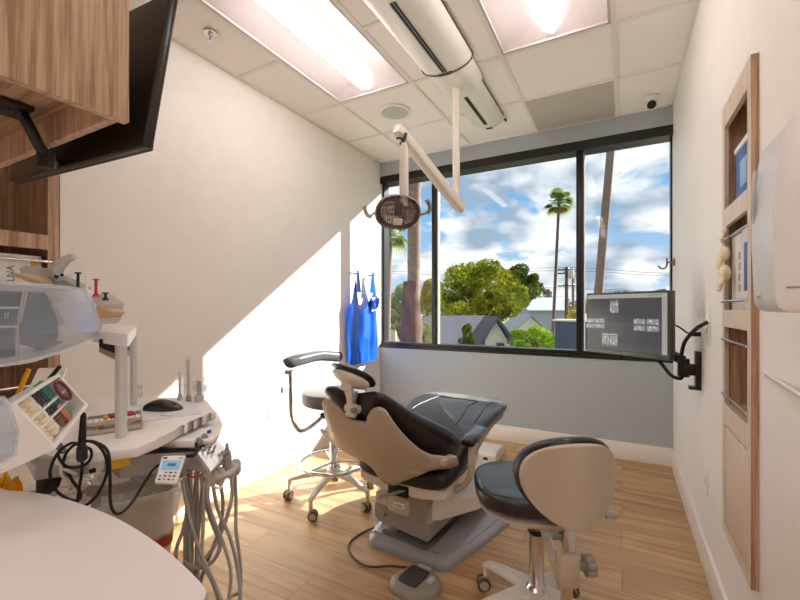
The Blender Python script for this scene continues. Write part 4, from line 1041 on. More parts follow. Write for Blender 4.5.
# outlets and switch plates
def plate(label, wall, y, z, h=.115, w=.072, cat='outlet', sock=2, name='wall_outlet'):
    x = XL if wall == 'L' else XR; s = 1 if wall == 'L' else -1
    t = thing(name, label, cat, (x, y, z))
    bm = BM(); bxr(bm, (x, y - w / 2, z - h / 2), (x + s * .006, y + w / 2, z + h / 2), .002); obj('cover_plate', bm, W['white'], t)
    for k in range(sock):
        bm = BM(); zz = z + (k - (sock - 1) / 2) * .04; bxr(bm, (x + s * .005, y - .017, zz - .015), (x + s * .0085, y + .017, zz + .015), .003)
        o_ = obj('socket' if sock > 1 else 'rocker_switch', bm, W['offwhite'], t)
        if sock > 1:
            for dy in (-.007, .007):
                bm = BM(); bxr(bm, (x + s * .008, y + dy - .0012, zz - .005), (x + s * .009, y + dy + .0012, zz + .006)); obj('slot', bm, W['black'], o_)
    return t
q = at(271, 412, X=XL); plate('white wall outlet low on the sunlit left wall behind the round stool', 'L', q.y, q.z)
q = at(139, 391, X=XL); plate('white wall outlet behind the computer mouse', 'L', q.y, q.z)
q = at(707, 481, X=XR); plate('blank white wall plate low on the right wall', 'R', q.y, q.z, sock=1, name='wall_plate', cat='wall plate')
q = at(708.5, 326, X=XR); p = plate('white wall outlet nearer the wood cabinet with a black cable plugged in', 'R', q.y, q.z, h=.17)
q2 = at(703, 330, X=XR); p2 = plate('white data outlet nearer the window beside the cabled outlet', 'R', q2.y, q2.z, h=.13, w=.05)
# bronze hook on the right wall near the window
q = at(673.5, 262, X=XR)
t = thing('robe_hook', 'small bronze double hook on the right wall by the window edge', 'hook', (XR, 3.55, 1.55))
Yh = 3.60; zz = CAMH + (308 - 262) / F * (FW.dot(V((XR, Yh, 0))))
bz = mat('bronze_metal', hx(150, 112, 90), .35, metal=.7)
bm = BM(); box(bm, (XR - .006, Yh, zz), (.012, .03, .055), None, .003); obj('hook_plate', bm, bz, t)
bm = BM(); box(bm, (XR - .03, Yh, zz), (.05, .012, .012), None, .003); box(bm, (XR - .05, Yh, zz + .004), (.012, .012, .06), None, .003)
tube(bm, [(XR - .05, Yh, zz - .02), (XR - .056, Yh, zz - .036), (XR - .075, Yh, zz - .046), (XR - .096, Yh, zz - .036), (XR - .104, Yh, zz - .022)], .0062, 10, 5); obj('hook_arm', bm, bz, t)

# monitor on its arm
mo = thing('wall_monitor', 'black flat monitor showing dental x-rays on the right wall', 'monitor', (XR, 2.5, .93))
TL = V((-.186, 2.65, 0)); TR = V((.205, 2.365, 0)); uu = (TR - TL).normalized(); zt, zb = 1.292, .948
nn = V((uu.y, -uu.x, 0))   # toward the camera
if nn.dot(-TL) < 0: nn = -nn
mtm = frame_mt(V((TL.x, TL.y, zb)), uu, V((0, 0, 1))); wd = (TR - TL).length; ht = zt - zb; sg = 1 if (mtm.to_3x3() @ V((0, 0, 1))).dot(nn) > 0 else -1
def mb(x0, y0, x1, y1, z0, z1, bev=0.0):
    b_ = BM(); bxr(b_, (x0, y0, sg * z0), (x1, y1, sg * z1), bev); b_.transform(mtm); return b_
mgrey = mat('monitor_grey_plastic', hx(74, 72, 72), .35, var=.04)
case = obj('monitor_case', mb(0, 0, wd, ht, -.045, 0, .006), mgrey, mo)
obj('bezel', mb(.004, .002, wd - .004, .024, 0, .003, .001), mat('bezel_grey', hx(112, 110, 108), .3), case)
sx0, sx1, sy0, sy1 = .012, wd - .012, .026, ht - .012
def emi(name, c, s=1.0, rough=.15):
    m = mat(name, (.01, .01, .01), rough, emit=c, estr=s, var=.02); return m
scr = obj('screen', mb(sx0, sy0, sx1, sy1, -.001, .0022), emi('dark_screen', hx(52, 52, 54), .5), mo)
obj('screen_toolbar', mb(sx0, sy1 - .022, sx1, sy1, .0022, .0028), emi('toolbar_grey', hx(132, 130, 124), .5), scr)
obj('screen_toolbar', mb(sx1 - .026, sy0, sx1, sy1 - .022, .0022, .0028), emi('toolbar_grey_side', hx(128, 126, 120), .5), scr)
obj('toolbar_mark', mb(sx1 - .10, sy1 - .012, sx1 - .02, sy1 - .006, .0028, .0031), emi('toolbar_green', hx(70, 120, 90), .5), scr)
obj('grid_line', mb(sx0 + .0, (sy0 + sy1) / 2 - .0105, sx1 - .034, (sy0 + sy1) / 2 - .0095, .0022, .0026), emi('grid_grey', hx(104, 104, 104), .5), scr)
obj('grid_line', mb(.183, sy0 + .08, .184, sy1 - .09, .0022, .0026), emi('grid_grey2', hx(96, 96, 96), .5), scr)
film_m = bpy.data.materials.new('radiograph'); film_m.use_nodes = True
nt = film_m.node_tree; N = nt.nodes; L = nt.links; b = N['Principled BSDF']; b.inputs['Base Color'].default_value = (.01, .01, .01, 1); b.inputs['Roughness'].default_value = .2
tc = N.new('ShaderNodeTexCoord'); vo = N.new('ShaderNodeTexVoronoi'); vo.inputs['Scale'].default_value = 50; L.new(tc.outputs['Object'], vo.inputs['Vector'])
nz = N.new('ShaderNodeTexNoise'); nz.inputs['Scale'].default_value = 130; L.new(tc.outputs['Object'], nz.inputs['Vector'])
mul = N.new('ShaderNodeMath'); mul.operation = 'SUBTRACT'; L.new(nz.outputs['Fac'], mul.inputs[0]); L.new(vo.outputs['Distance'], mul.inputs[1])
cr = N.new('ShaderNodeValToRGB'); e = cr.color_ramp.elements; e[0].position = -.0; e[0].color = (*hx(110, 110, 110), 1); e[1].position = .5; e[1].color = (*hx(180, 180, 180), 1)
L.new(mul.outputs[0], cr.inputs['Fac']); L.new(cr.outputs[0], b.inputs['Emission Color']); b.inputs['Emission Strength'].default_value = .5
filmbg = emi('film_grey', hx(104, 104, 104), .6)
def tooth_row(cx, cy, n, up, w=.0155, h=.034, name='radiograph_row'):
    b_ = BM()
    for k in range(n):
        x = cx + (k - (n - 1) / 2) * w * 1.06
        pts = [(x - w * .5, cy), (x + w * .5, cy), (x + w * .53, cy + up * h * .35), (x + w * .38, cy + up * h * .5), (x + w * .25, cy + up * h), (x, cy + up * h * .75), (x - w * .25, cy + up * h), (x - w * .38, cy + up * h * .5), (x - w * .53, cy + up * h * .35)]
        if up < 0: pts = list(reversed(pts))
        prism(b_, pts, .0008, M.Translation((0, 0, .0024 if sg > 0 else -.0032)))
    b_.transform(mtm); obj(name, b_, film_m, scr)
    b_ = BM(); ya, yb_ = sorted((cy, cy + up * h * .8)); bxr(b_, (cx - n * w * .54, ya, sg * .0022), (cx + n * w * .54, yb_, sg * .0026)); b_.transform(mtm); obj('radiograph_film', b_, filmbg, scr)
cym = (sy0 + sy1) / 2 - .01
for cx_ in (.032, .095): tooth_row(cx_, cym + .004, 4, 1, .0138, .028); tooth_row(cx_, cym - .004, 4, -1, .0138, .026)
for cx_ in (.33, .40): tooth_row(cx_, cym + .004, 4, 1, .0145, .032); tooth_row(cx_, cym - .004, 4, -1, .0145, .030)
for cx_ in (.132, .182): tooth_row(cx_, sy0 + .078, 3, -1, .0145, .062); obj('radiograph_cap', mb(cx_ - .022, sy0 + .082, cx_ + .022, sy0 + .088, .0022, .003), emi('cap_grey', hx(150, 150, 150), .5), scr)
tooth_row(.185, sy1 - .10, 3, 1, .016, .072)
for k in range(5): obj('button', mb(wd - .07 + k * .011, .008, wd - .064 + k * .011, .014, .003, .0045), W['dgrey'], case)
arm_y = 2.5
bm = BM(); bxr(bm, (XR - .022, 2.46, .80), (XR, 2.52, .99), .003); bxr(bm, (XR - .05, 2.465, .80), (XR - .015, 2.515, .815), .003); obj('wall_bracket', bm, W['black'], mo)
wc = (TL + TR) / 2 + V((0, 0, 1.10)) - nn * .045
bm = BM(); cyl(bm, (XR - .07, 2.49, .86), (XR - .07, 2.49, .95), .026, n=20); bxr(bm, (XR - .075, 2.465, .87), (XR - .01, 2.515, .925), .004)
j1 = V((XR - .07, 2.49, .94)); j2 = V((.16, 2.56, 1.0)); loft(bm, [[p + V((0, 0, q)) + V((0.012 * s_, .012 * s_, 0)) for q, s_ in ((-.02, -1), (-.02, 1), (.02, 1), (.02, -1))] for p in (j1, j2)])
tube(bm, [j2, V((.12, 2.6, 1.03)), wc], .02, 10, 5); box(bm, wc + nn * .005, (.1, .1, .01), frame_mt(V((0, 0, 0)), uu, V((0, 0, 1))), .002); obj('monitor_arm', bm, W['black'], mo)
# cables of the monitor (parts of the monitor)
pl = V((XR - .008, q.y, at(708.5, 330, X=XR).z))
bm = BM(); tube(bm, [wc + V((.05, -.02, -.01)), V((.22, 2.46, 1.12)), V((.28, 2.45, 1.085)), V((XR - .045, q2.y - .0, 1.078))], .004, 8, 6); cyl(bm, (XR - .05, q2.y, 1.078), (XR - .008, q2.y, 1.078), .011, .011, 12); obj('power_cable', bm, W['rubber'], mo)
o1_ = at(708, 322, X=XR - .01)
bm = BM(); tube(bm, [V((o1_.x, o1_.y, o1_.z)), V((.29, o1_.y + .02, 1.11)), V((.262, 2.36, 1.04)), V((.25, 2.38, .96)), V((.25, 2.42, .90)), V((.262, 2.44, .87)), V((.25, 2.44, .855)), V((.21, 2.42, .875)), V((.17, 2.46, .93)), V((.12, 2.52, .97))], .0085, 10, 6); obj('signal_cable', bm, W['rubber'], mo)
bm = BM(); tube(bm, [V((TL.x + .165, TL.y - .10, .955)), V((TL.x + .19, TL.y - .12, .934)), V((TL.x + .24, TL.y - .15, .93)), V((TL.x + .27, TL.y - .16, .95))], .005, 8, 6); obj('loose_cable', bm, W['rubber'], mo)

# ---------------------------------------------------------------- wood niche cabinet in the right wall
wl = wood('lit_oak_laminate', hx(226, 207, 188), hx(208, 187, 166), 'Z')  # face oak paler than the carcass: light falling on it is put into the colour
nc = thing('niche_cabinet', 'tall narrow oak cabinet with open shelves recessed in the right wall', 'cabinet', (XR, 1.69, NZ0))
fx0 = XR - .018; D = .15
Z = [NZ0, .455, .865, 1.145, 1.235, 1.56, 1.595, 1.89, NZ1]   # frame divisions bottom to top
# measured: openings (lower shelf, middle shelf, upper shelf)
za = lambda py, y: at(0, 0, t=1) and None
op = [(.863, 1.138), (1.198, 1.494), (1.556, 1.851)]
st_w = .035
bm = BM()
bxr(bm, (fx0, NY0, NZ0), (XR + D, NY0 + .018, NZ1)); bxr(bm, (fx0, NY1 - .018, NZ0), (XR + D, NY1, NZ1)); bxr(bm, (fx0, NY0, NZ1 - .018), (XR + D, NY1, NZ1)); bxr(bm, (fx0, NY0, NZ0), (XR + D, NY1, NZ0 + .018))
obj('carcass', bm, W['wood'], nc)
bm = BM(); bxr(bm, (XR + D - .01, NY0, NZ0), (XR + D, NY1, NZ1)); obj('back_panel', bm, W['wood'], nc)
bm = BM(); f1 = fx0 - .001; f2 = fx0 + .012
bxr(bm, (f1, NY0, NZ0), (f2, NY0 + st_w, NZ1)); bxr(bm, (f1, NY1 - st_w, NZ0), (f2, NY1, NZ1))
edges = [NZ0, NZ0 + .03] + [z for o_ in op for z in o_] + [NZ1]
for z0, z1 in ((NZ0, NZ0 + .03), (.79, op[0][0]), (op[0][1], op[1][0]), (op[1][1], op[2][0]), (op[2][1], NZ1)): bxr(bm, (f1, NY0 + st_w, z0), (f2, NY1 - st_w, z1))
obj('face_frame', bm, wl, nc)
for z in (op[0][0], op[1][0], op[2][0]):
    bm = BM(); bxr(bm, (f2, NY0 + .018, z - .018), (XR + D - .01, NY1 - .018, z)); obj('shelf', bm, W['woody'], nc)
bm = BM(); bxr(bm, (f1 + .001, NY0 + st_w + .005, NZ0 + .035), (f2, NY1 - st_w - .005, .785), .001); obj('door', bm, wl, nc)
for z in (op[0][1] - .045, op[0][0] + .035, op[1][1] - .05, op[1][0] + .03):
    bm = BM(); cyl(bm, (f1 - .004, NY0 + st_w * .6, z), (f1 - .004, NY1 - st_w * .6, z), .0045, n=10)
    for y in (NY0 + st_w * .8, NY1 - st_w * .8): cyl(bm, (f1 - .004, y, z), (f1 + .004, y, z), .003, n=8)
    obj('retaining_rail', bm, W['chrome'], nc)
# contents
def boxthing(name, label, cat, a, b_, m, group=None, lid=None, mark=None, bev=.003):
    c = (V(a) + V(b_)) / 2; t = thing(name, label, cat, (c.x, c.y, min(a[2], b_[2])), group=group)
    bm = BM(); bxr(bm, a, b_, bev); obj('body', bm, m, t)
    return t
zsh = op[2][0]
t = boxthing('wipes_tub', 'blue tub of wipes with a white lid on the top niche shelf', 'tub', (fx0 + .015, 1.57, zsh), (fx0 + .12, 1.76, zsh + .165), W['blue'])
bm = BM(); bxr(bm, (fx0 + .01, 1.565, zsh + .165), (fx0 + .125, 1.765, zsh + .187), .008); bxr(bm, (fx0 + .02, 1.585, zsh + .187), (fx0 + .11, 1.745, zsh + .198), .005); obj('lid', bm, W['white'], t)
bm = BM(); bxr(bm, (fx0 + .0135, 1.62, zsh + .04), (fx0 + .0155, 1.70, zsh + .125), .001); obj('paper_label', bm, mat('pale_blue_print', hx(150, 180, 215), .5), t)
zsh = op[1][0]
t = boxthing('glove_box', 'white glove box with a blue drop mark on the middle niche shelf', 'box', (fx0 + .012, 1.545, zsh), (fx0 + .12, 1.665, zsh + .265), W['white'])
bm = BM(); bxr(bm, (fx0 + .0105, 1.60, zsh + .06), (fx0 + .0125, 1.635, zsh + .21), .0009); obj('printed_mark', bm, W['blue'], t)
t = boxthing('glove_box', 'white glove box with grey printing, farther one on the middle niche shelf', 'box', (fx0 + .012, 1.67, zsh), (fx0 + .12, 1.80, zsh + .25), W['offwhite'])
bm = BM()
for k in range(4): bxr(bm, (fx0 + .0105, 1.685, zsh + .06 + k * .035), (fx0 + .0125, 1.70, zsh + .085 + k * .035))
obj('printed_mark', bm, W['grey'], t)
glv = mat('cream_latex', hx(240, 222, 186), .55, var=.06)
gl = thing('latex_gloves', 'cream latex gloves hanging out of the glove boxes on the middle niche shelf', 'gloves', (fx0 - .02, 1.76, 1.27))
for k, (y, z, sc2, tilt) in enumerate([(1.775, 1.47, .6, .1), (1.785, 1.395, 1.0, .5), (1.775, 1.325, 1.1, -.2)]):
    bm = BM(); c = V((fx0 - .012, y, z))
    vs = ell(bm, c, (.016 * sc2, .026 * sc2, .026 * sc2), None, 14, 8)
    for j in range(3):
        a = -1.2 - .5 * j + tilt; tube(bm, [c, c + V((-.01, .022 * math.cos(a) + .004, .03 * math.sin(a))) * sc2, c + V((-.014, .04 * math.cos(a) + .008, .056 * math.sin(a))) * sc2], .0085 * sc2, 8, 4, r2=.006)
    obj('glove', bm, glv, gl, ang=80)

# paper towel dispenser on the right wall in front
pd = thing('towel_dispenser', 'large white rounded paper towel dispenser on the right wall', 'dispenser', (XR, 1.16, 1.20))
dy0, dy1, dz0, dz1 = .904, 1.065, 1.197, 1.555; dxo = .112
def dsec(k):
    return None
bm = BM(); secs = []
for y, ins in ((dy0, .012), (dy0 + .01, .0), (dy1 - .02, 0), (dy1 - .006, .006), (dy1, .016)):
    pts = roundpoly([(0, dz0 + ins), (dxo - ins, dz0 + ins), (dxo + .006 - ins, (dz0 + dz1) / 2), (dxo - .012 - ins, dz1 - ins - .02), (0, dz1 - ins)], [0, .025, .05, .05, 0], 5)
    secs.append([V((XR - x, y, z)) for x, z in pts])
loft(bm, secs); obj('dispenser_cover', bm, mat('pinkish_white_plastic', hx(224, 223, 223), .35, var=.01), pd, ang=50)
bm = BM(); bxr(bm, (XR - .02, dy0 - .002, dz0 - .004), (XR, dy1 - .03, dz0 + .012), .003); obj('towel_slot', bm, W['grey'], pd)
pz = at(757, 200, X=XR - dxo)
bm = BM(); tube(bm, [(XR - dxo - .002, dy1 - .04, 1.47), (XR - dxo - .006, dy1 - .045, 1.44), (XR - dxo - .006, dy1 - .045, 1.40), (XR - dxo - .002, dy1 - .035, 1.37)], .004, 8, 5); obj('sight_window', bm, W['lgrey'], pd)
bm = BM(); ell(bm, (XR - dxo - .003, dy1 - .06, 1.228), (.003, .008, .006), None, 12, 8); obj('emblem', bm, W['lgrey'], pd)
bm = BM(); bxr(bm, (XR - dxo + .01, dy0 - .0015, 1.238), (XR, dy0 + .002, 1.241)); obj('seam', bm, W['grey'], pd)
# small white tray at the right edge
tr = thing('wall_tray', 'shallow white curved tray on the right wall below the towel dispenser', 'tray', (XR, 1.0, 1.04))
bm = BM(); prf = [(p.x, p.y) for p in catmull([(0, .48, 0), (-.006, .42, 0), (-.013, .32, 0), (-.02, .22, 0), (-.036, .06, 0), (-.07, -.08, 0), (-.09, -.2, 0), (-.08, -.32, 0), (0, -.38, 0)], 4)]
loft(bm, [[V((XR + x * 1.0, .98 + y, z)) for x, y in prf] for z in (1.022, 1.03)]); obj('tray_pan', bm, mat('pink_grey_plastic', hx(206, 192, 190), .4), tr)
bm = BM(); tube(bm, [V((XR + x * 1.02, .98 + y, 1.03)) for x, y in prf], .004, 8, 1); obj('tray_rim', bm, W['white'], tr)
# ================================================================== left wall shelving, upper cabinet, monitor, counter
SH = .36
sc = thing('shelving_unit', 'tall oak shelving unit with open shelves built into the left wall', 'shelving', (XL, .3, 0))
sy0_, sy1_ = -.34, .895; xb = XL - SH
bm = BM(); bxr(bm, (xb, sy1_ - .02, 0), (XL + .004, sy1_, H)); obj('side_panel', bm, W['wood'], sc)
bm = BM(); bxr(bm, (xb, sy0_, 0), (XL + .004, sy0_ + .02, H)); obj('side_panel', bm, W['wood'], sc)
bm = BM(); bxr(bm, (xb - .0, sy0_, 0), (xb + .012, sy1_, H)); obj('back_panel', bm, W['wood'], sc)
bm = BM(); bxr(bm, (XL - .012, sy1_ - .042, 0), (XL + .006, sy1_, H)); bxr(bm, (XL - .012, sy0_, 0), (XL + .006, sy0_ + .04, H))
for z0, z1 in ((.0, .10), (.72, .80), (1.095, 1.17), (1.465, 1.53), (2.2, H)): bxr(bm, (XL - .012, sy0_ + .04, z0), (XL + .006, sy1_ - .042, z1))
obj('face_frame', bm, W['wood'], sc)
for z in (.80, 1.17, 1.53): 
    bm = BM(); bxr(bm, (xb + .01, sy0_ + .02, z - .02), (XL - .01, sy1_ - .02, z)); obj('shelf', bm, W['woody'], sc)
bm = BM(); bxr(bm, (XL - .006, sy0_ + .045, .105), (XL + .008, sy1_ - .046, .715), .002); obj('door', bm, W['offwhite'], sc)
for z in (1.41, .868):
    bm = BM(); cyl(bm, (XL + .012, sy0_ + .03, z), (XL + .012, sy1_ - .03, z), .006, n=10); 
    for y in (sy0_ + .035, sy1_ - .035): cyl(bm, (XL + .012, y, z), (XL - .0, y, z), .004, n=8)
    obj('retaining_rail', bm, W['chrome'], sc)
gb = thing('glove_box', 'white supply carton with teal lettering and a yellow mark in the left shelving', 'box', (XL - .09, .72, 1.17))
bm = BM(); bxr(bm, (XL - .15, .70, 1.17), (XL - .03, .845, 1.437), .003); obj('body', bm, W['white'], gb)
bm = BM(); bxr(bm, (XL - .031, .805, 1.36), (XL - .0285, .823, 1.415)); obj('yellow_mark', bm, W['yellow'], gb)
teal = mat('teal_print', hx(60, 140, 150), .5)
ltm = frame_mt(V((XL - .0285, .60, 1.30)), (0, 0, 1), (0, -1, 0))
textobj('lettering', 'ALNA', .036, frame_mt(V((XL - .029, .738, 1.34)), (0, 0, 1), (0, -1, 0)) , teal, gb)
gb2 = thing('supply_box', 'dark grey supply box beside the glove box in the left shelving', 'box', (XL - .09, .48, 1.17))
bm = BM(); bxr(bm, (XL - .15, .56, 1.17), (XL - .03, .68, 1.38), .003); obj('body', bm, W['dgrey'], gb2)
bm = BM(); bxr(bm, (XL - .031, .58, 1.22), (XL - .0285, .66, 1.30)); obj('paper_label', bm, W['offwhite'], gb2)

uc = thing('upper_cabinet', 'oak upper cabinet with a tall flat door at the top left', 'cabinet', (-1.4, .1, 1.593))
bm = BM(); bxr(bm, (-.921, -.5, 1.590), (-.900, .478, 2.45), .0015); obj('door', bm, W['wood'], uc)
bm = BM(); bxr(bm, (-1.95, .455, 1.597), (-.922, .473, 2.45)); obj('end_panel', bm, W['wood'], uc)
bm = BM(); bxr(bm, (-1.95, -.5, 1.66), (-.922, .455, 1.68)); obj('underside_panel', bm, W['woodx'], uc)
bm = BM(); bxr(bm, (-1.97, -.5, 1.597), (-1.95, .473, 2.45)); obj('back_panel', bm, W['wood'], uc)
bm = BM(); bxr(bm, (-1.97, -.5, 2.45), (-.90, .478, H)); obj('top_filler', bm, W['wall'], uc)

# ceiling cabinet monitor on its black arm
cm_ = thing('overhead_monitor', 'black overhead monitor seen edge on behind the oak upper cabinet', 'monitor', (-1.24, .55, 1.57))
B0 = V((-1.0, .56, 1.592)); B1 = V((-1.60, .525, 1.592)); T0 = V((-1.0, .625, 1.985)); 
ux = (B1 - B0).normalized(); uyv = (T0 - B0); uyv = (uyv - ux * uyv.dot(ux)).normalized()
mtk = frame_mt(B0, ux, uyv); wz = mtk.to_3x3() @ V((0, 0, 1)); sgk = -1 if wz.y < 0 else 1   # toward camera = negative y
def kb(x0, y0, x1, y1, z0, z1, bev=0):
    b_ = BM(); a, c = sorted((z0 * sgk, z1 * sgk)); bxr(b_, (x0, y0, a), (x1, y1, c), bev); b_.transform(mtk); return b_
blk = mat('black_monitor_plastic', hx(34, 29, 28), .3, var=.06)
kc = obj('monitor_case', kb(0, 0, .64, .42, 0, .022, .004), blk, cm_)
obj('rear_housing', kb(.16, .04, .56, .30, .02, .05, .01), blk, cm_)
obj('side_bezel', kb(-.001, .001, .010, .419, .019, .025, .001), mat('black_bezel_edge', hx(58, 52, 50), .3), kc)
obj('lower_bezel', kb(.001, -.001, .639, .014, .020, .027, .001), mat('dark_brown_bezel', hx(56, 50, 48), .35), kc)
obj('port_panel', kb(.26, .03, .44, .10, .04, .056, .003), W['dgrey'], cm_)
aa = [at(12, 106, z=1.655), at(22, 114, z=1.645), at(31, 130, t=.93), at(40, 147, t=.95), at(46, 155.5, t=.965)]
bm = BM(); tube(bm, [aa[-1], at(52, 161, t=1.08), at(58, 163, t=1.16)], .012, 8, 4); obj('tilt_joint', bm, W['black'], cm_)
bm = BM(); tube(bm, aa, .016, 10, 6, squash=.7); a0 = aa[0]; bxr(bm, (a0.x - .06, a0.y - .03, 1.648), (a0.x + .03, a0.y + .03, 1.66), .003); cyl(bm, aa[-1] + V((0, 0, -.03)), aa[-1] + V((0, 0, .012)), .018, n=16)
obj('support_arm', bm, W['black'], cm_)
bm = BM(); cyl(bm, aa[-1] + V((0, 0, .012)), aa[-1] + V((0, 0, .018)), .013, n=16); obj('pivot_cap', bm, W['chrome'], cm_)

# foreground counter
ct = thing('counter', 'smooth white curved countertop in the lower left foreground', 'counter', (-.8, .1, 0))
zc = .86
edge = [at(px, py, z=zc) for px, py in [(0, 490), (30, 492), (60, 497.5), (90, 507), (120, 520), (150, 538), (180, 562), (208, 590)]]
edge = catmull(edge, 4)
poly = [(-1.6, .22), (-1.3, .295)] + [(p.x, p.y) for p in edge] + [(-.25, .10), (-.22, -.45), (-1.6, -.45)]
bm = BM(); prism(bm, poly, .035, M.Translation((0, 0, zc - .035)), .004); obj('worktop', bm, mat('white_laminate', hx(212, 207, 204), .35, var=.01), ct, ang=30)
bm = BM(); bxr(bm, (-1.5, -.42, 0), (-.55, .18, zc - .035)); obj('base_cabinet', bm, W['wood'], ct)

# ================================================================== delivery unit
ZD = .91
du = thing('delivery_unit', 'white dental delivery unit with tray top, bridge shelf and hose holder', 'delivery unit', (-1.25, .62, 0))
wp = mat('white_unit_plastic', hx(240, 236, 232), .32, var=.012)
gp = mat('grey_unit_plastic', hx(168, 163, 160), .4, var=.02)
def pz_(pts, z): return [(p.x, p.y) for p in (at(px, py, z=z) for px, py in pts)]
topo = pz_([(2, 447), (38, 455), (70, 455.5), (138, 447), (158, 439), (174, 430)], ZD)
notch = []
for px, py in [(178, 428.5), (187, 424.5), (196, 420.5), (205, 416.5)]:
    a, b_ = at(px, py, z=ZD), at(px + 6.5, py - 2.6, z=ZD); n_ = at(px + 1.0, py - 2.6, z=ZD); n2_ = at(px + 5.5, py - 4.6, z=ZD)
    notch += [(a.x, a.y), (n_.x, n_.y), (n2_.x, n2_.y), (b_.x, b_.y)]
topo += notch + pz_([(216, 411), (207, 400), (198, 397), (126, 398), (60, 402), (0, 408)], ZD)
bm = BM(); prism(bm, topo, .022, M.Translation((0, 0, ZD - .022)), .004); obj('tray_top', bm, wp, du, ang=30)
low = pz_([(196, 441), (212, 440), (219, 434), (222.5, 424), (218, 412), (206, 404), (150, 405), (150, 425)], .87)
bm = BM(); prism(bm, low, .012, M.Translation((0, 0, .858)), .003); obj('lower_deck', bm, wp, du, ang=30)
# arm body under the tray
def slab(pts, d, m, name, parent, ext, bev=0.0):
    """pts: points of one face; ext: vector to the opposite face"""
    bm = BM(); A = [bm.verts.new(p) for p in pts]; B = [bm.verts.new(p + ext) for p in pts]
    bm.faces.new(list(reversed(A))); bm.faces.new(B); n = len(pts)
    for i in range(n): bm.faces.new((A[i], A[(i + 1) % n], B[(i + 1) % n], B[i]))
    return obj(name, bm, m, parent, bev=bev)
def vat(px, py, A, B):
    """point on the upright plane through A and B"""
    A = V(A); B = V(B); n = V(((B - A).y, -(B - A).x, 0)); r = FW + RT * ((px - CX) / F) + V((0, 0, (CY - py) / F)); o = V((0, 0, CAMH))
    return o + r * ((A - o).dot(n) / r.dot(n))
FA, FB = at(38, 470, t=.80), at(196, 466, t=1.02)
away = V(((FB - FA).y, -(FB - FA).x, 0)).normalized()
if away.dot(FA) < 0: away = -away
slab([vat(34, 457, FA, FB), vat(34, 481, FA, FB), vat(118, 470.5, FA, FB), vat(118, 479, FA, FB) , vat(160, 474, FA, FB), vat(196, 466, FA, FB), vat(196, 452, FA, FB), vat(118, 455, FA, FB)], 0, gp, 'arm_housing', du, away * .14, .004)
slab([vat(60, 452.5, FA, FB), vat(60, 456, FA, FB), vat(195, 451, FA, FB), vat(195, 448.5, FA, FB)], 0, W['black'], 'black_strip', du, away * .16 + V((0, 0, 0)))  # thin black strip along the top of the arm housing
slab([vat(61, 460, FA, FB) - away * .001, vat(61, 477, FA, FB) - away * .001, vat(64.5, 476.5, FA, FB) - away * .001, vat(64.5, 460, FA, FB) - away * .001], 0, W['blue'], 'blue_marking', du, away * .002)
for px in (67, 71):
    slab([vat(px, 459, FA, FB) - away * .001, vat(px, 476, FA, FB) - away * .001, vat(px + 2.4, 475.6, FA, FB) - away * .001, vat(px + 2.4, 459, FA, FB) - away * .001], 0, gp if px == 71 else W['lgrey'], 'data_plate', du, away * .002)
slab([vat(110, 453, FA, FB) - away * .006, vat(110, 469, FA, FB) - away * .006, vat(130, 465, FA, FB) - away * .006, vat(130, 450, FA, FB) - away * .006], 0, mat('yellow_paper', hx(240, 190, 50), .6), 'yellow_note', du, away * .002)
# white connection box below
cA, cB = at(58, 470, t=.86), at(103, 465, t=.86)
slab([vat(60, 470, cA, cB), vat(62, 481, cA, cB), vat(100, 473.5, cA, cB), vat(101, 457, cA, cB), vat(88, 459, cA, cB)], 0, wp, 'connection_box', du, V((-.05, .05, 0)), .003)
slab([vat(89, 469.5, cA, cB) + V((.0012, -.001, 0)), vat(89.5, 473.5, cA, cB) + V((.0012, -.001, 0)), vat(96, 472, cA, cB) + V((.0012, -.001, 0)), vat(95.5, 467.5, cA, cB) + V((.0012, -.001, 0))], 0, W['black'], 'usb_port', du, V((-.002, .002, 0)))
# flex arm : ribbed sleeve, horizontal arm and column to the floor
bm = BM(); c0 = at(73, 480, t=1.0); 
prof_ = []
for k in range(26): prof_.append((.028 if k % 2 else .035, -.004 * k * 2.2))
lathe(bm, [(r, c0.z + z) for r, z in prof_], (c0.x, c0.y, 0), 20); obj('ribbed_sleeve', bm, wp, du)
bm = BM(); tube(bm, [at(68, 488, t=.98), at(100, 491, t=1.03), at(128, 486, t=1.1), at(158, 478, t=1.15), at(185, 472, t=1.15)], .0135, 10, 5); obj('lower_arm', bm, gp, du)
cc_ = at(112, 480, t=1.25)
bm = BM(); lathe(bm, [(.04, .74), (.045, .70), (.045, .66), (.028, .655), (.028, .03), (.10, .028), (.11, .0)], (cc_.x, cc_.y, 0), 28); obj('support_column', bm, W['offwhite'], du)
bm = BM(); cyl(bm, (cc_.x - .05, cc_.y + .03, .71), (cc_.x + .05, cc_.y - .03, .71), .03, n=20); obj('column_knuckle', bm, W['offwhite'], du)
bm = BM(); tube(bm, [at(112, 468, t=1.05), at(118, 467, t=1.05), at(128, 473, t=1.06), at(141, 482, t=1.06)], .004, 8, 4); obj('air_line', bm, W['lgrey'], du)
# black straps
slab([at(157, 439, t=1.05), at(154, 452, t=1.04), at(154, 467, t=1.03), at(160, 466, t=1.03), at(160, 452, t=1.04), at(163, 436, t=1.05)], 0, W['black'], 'cable_strap', du, V((-.02, .02, 0)))
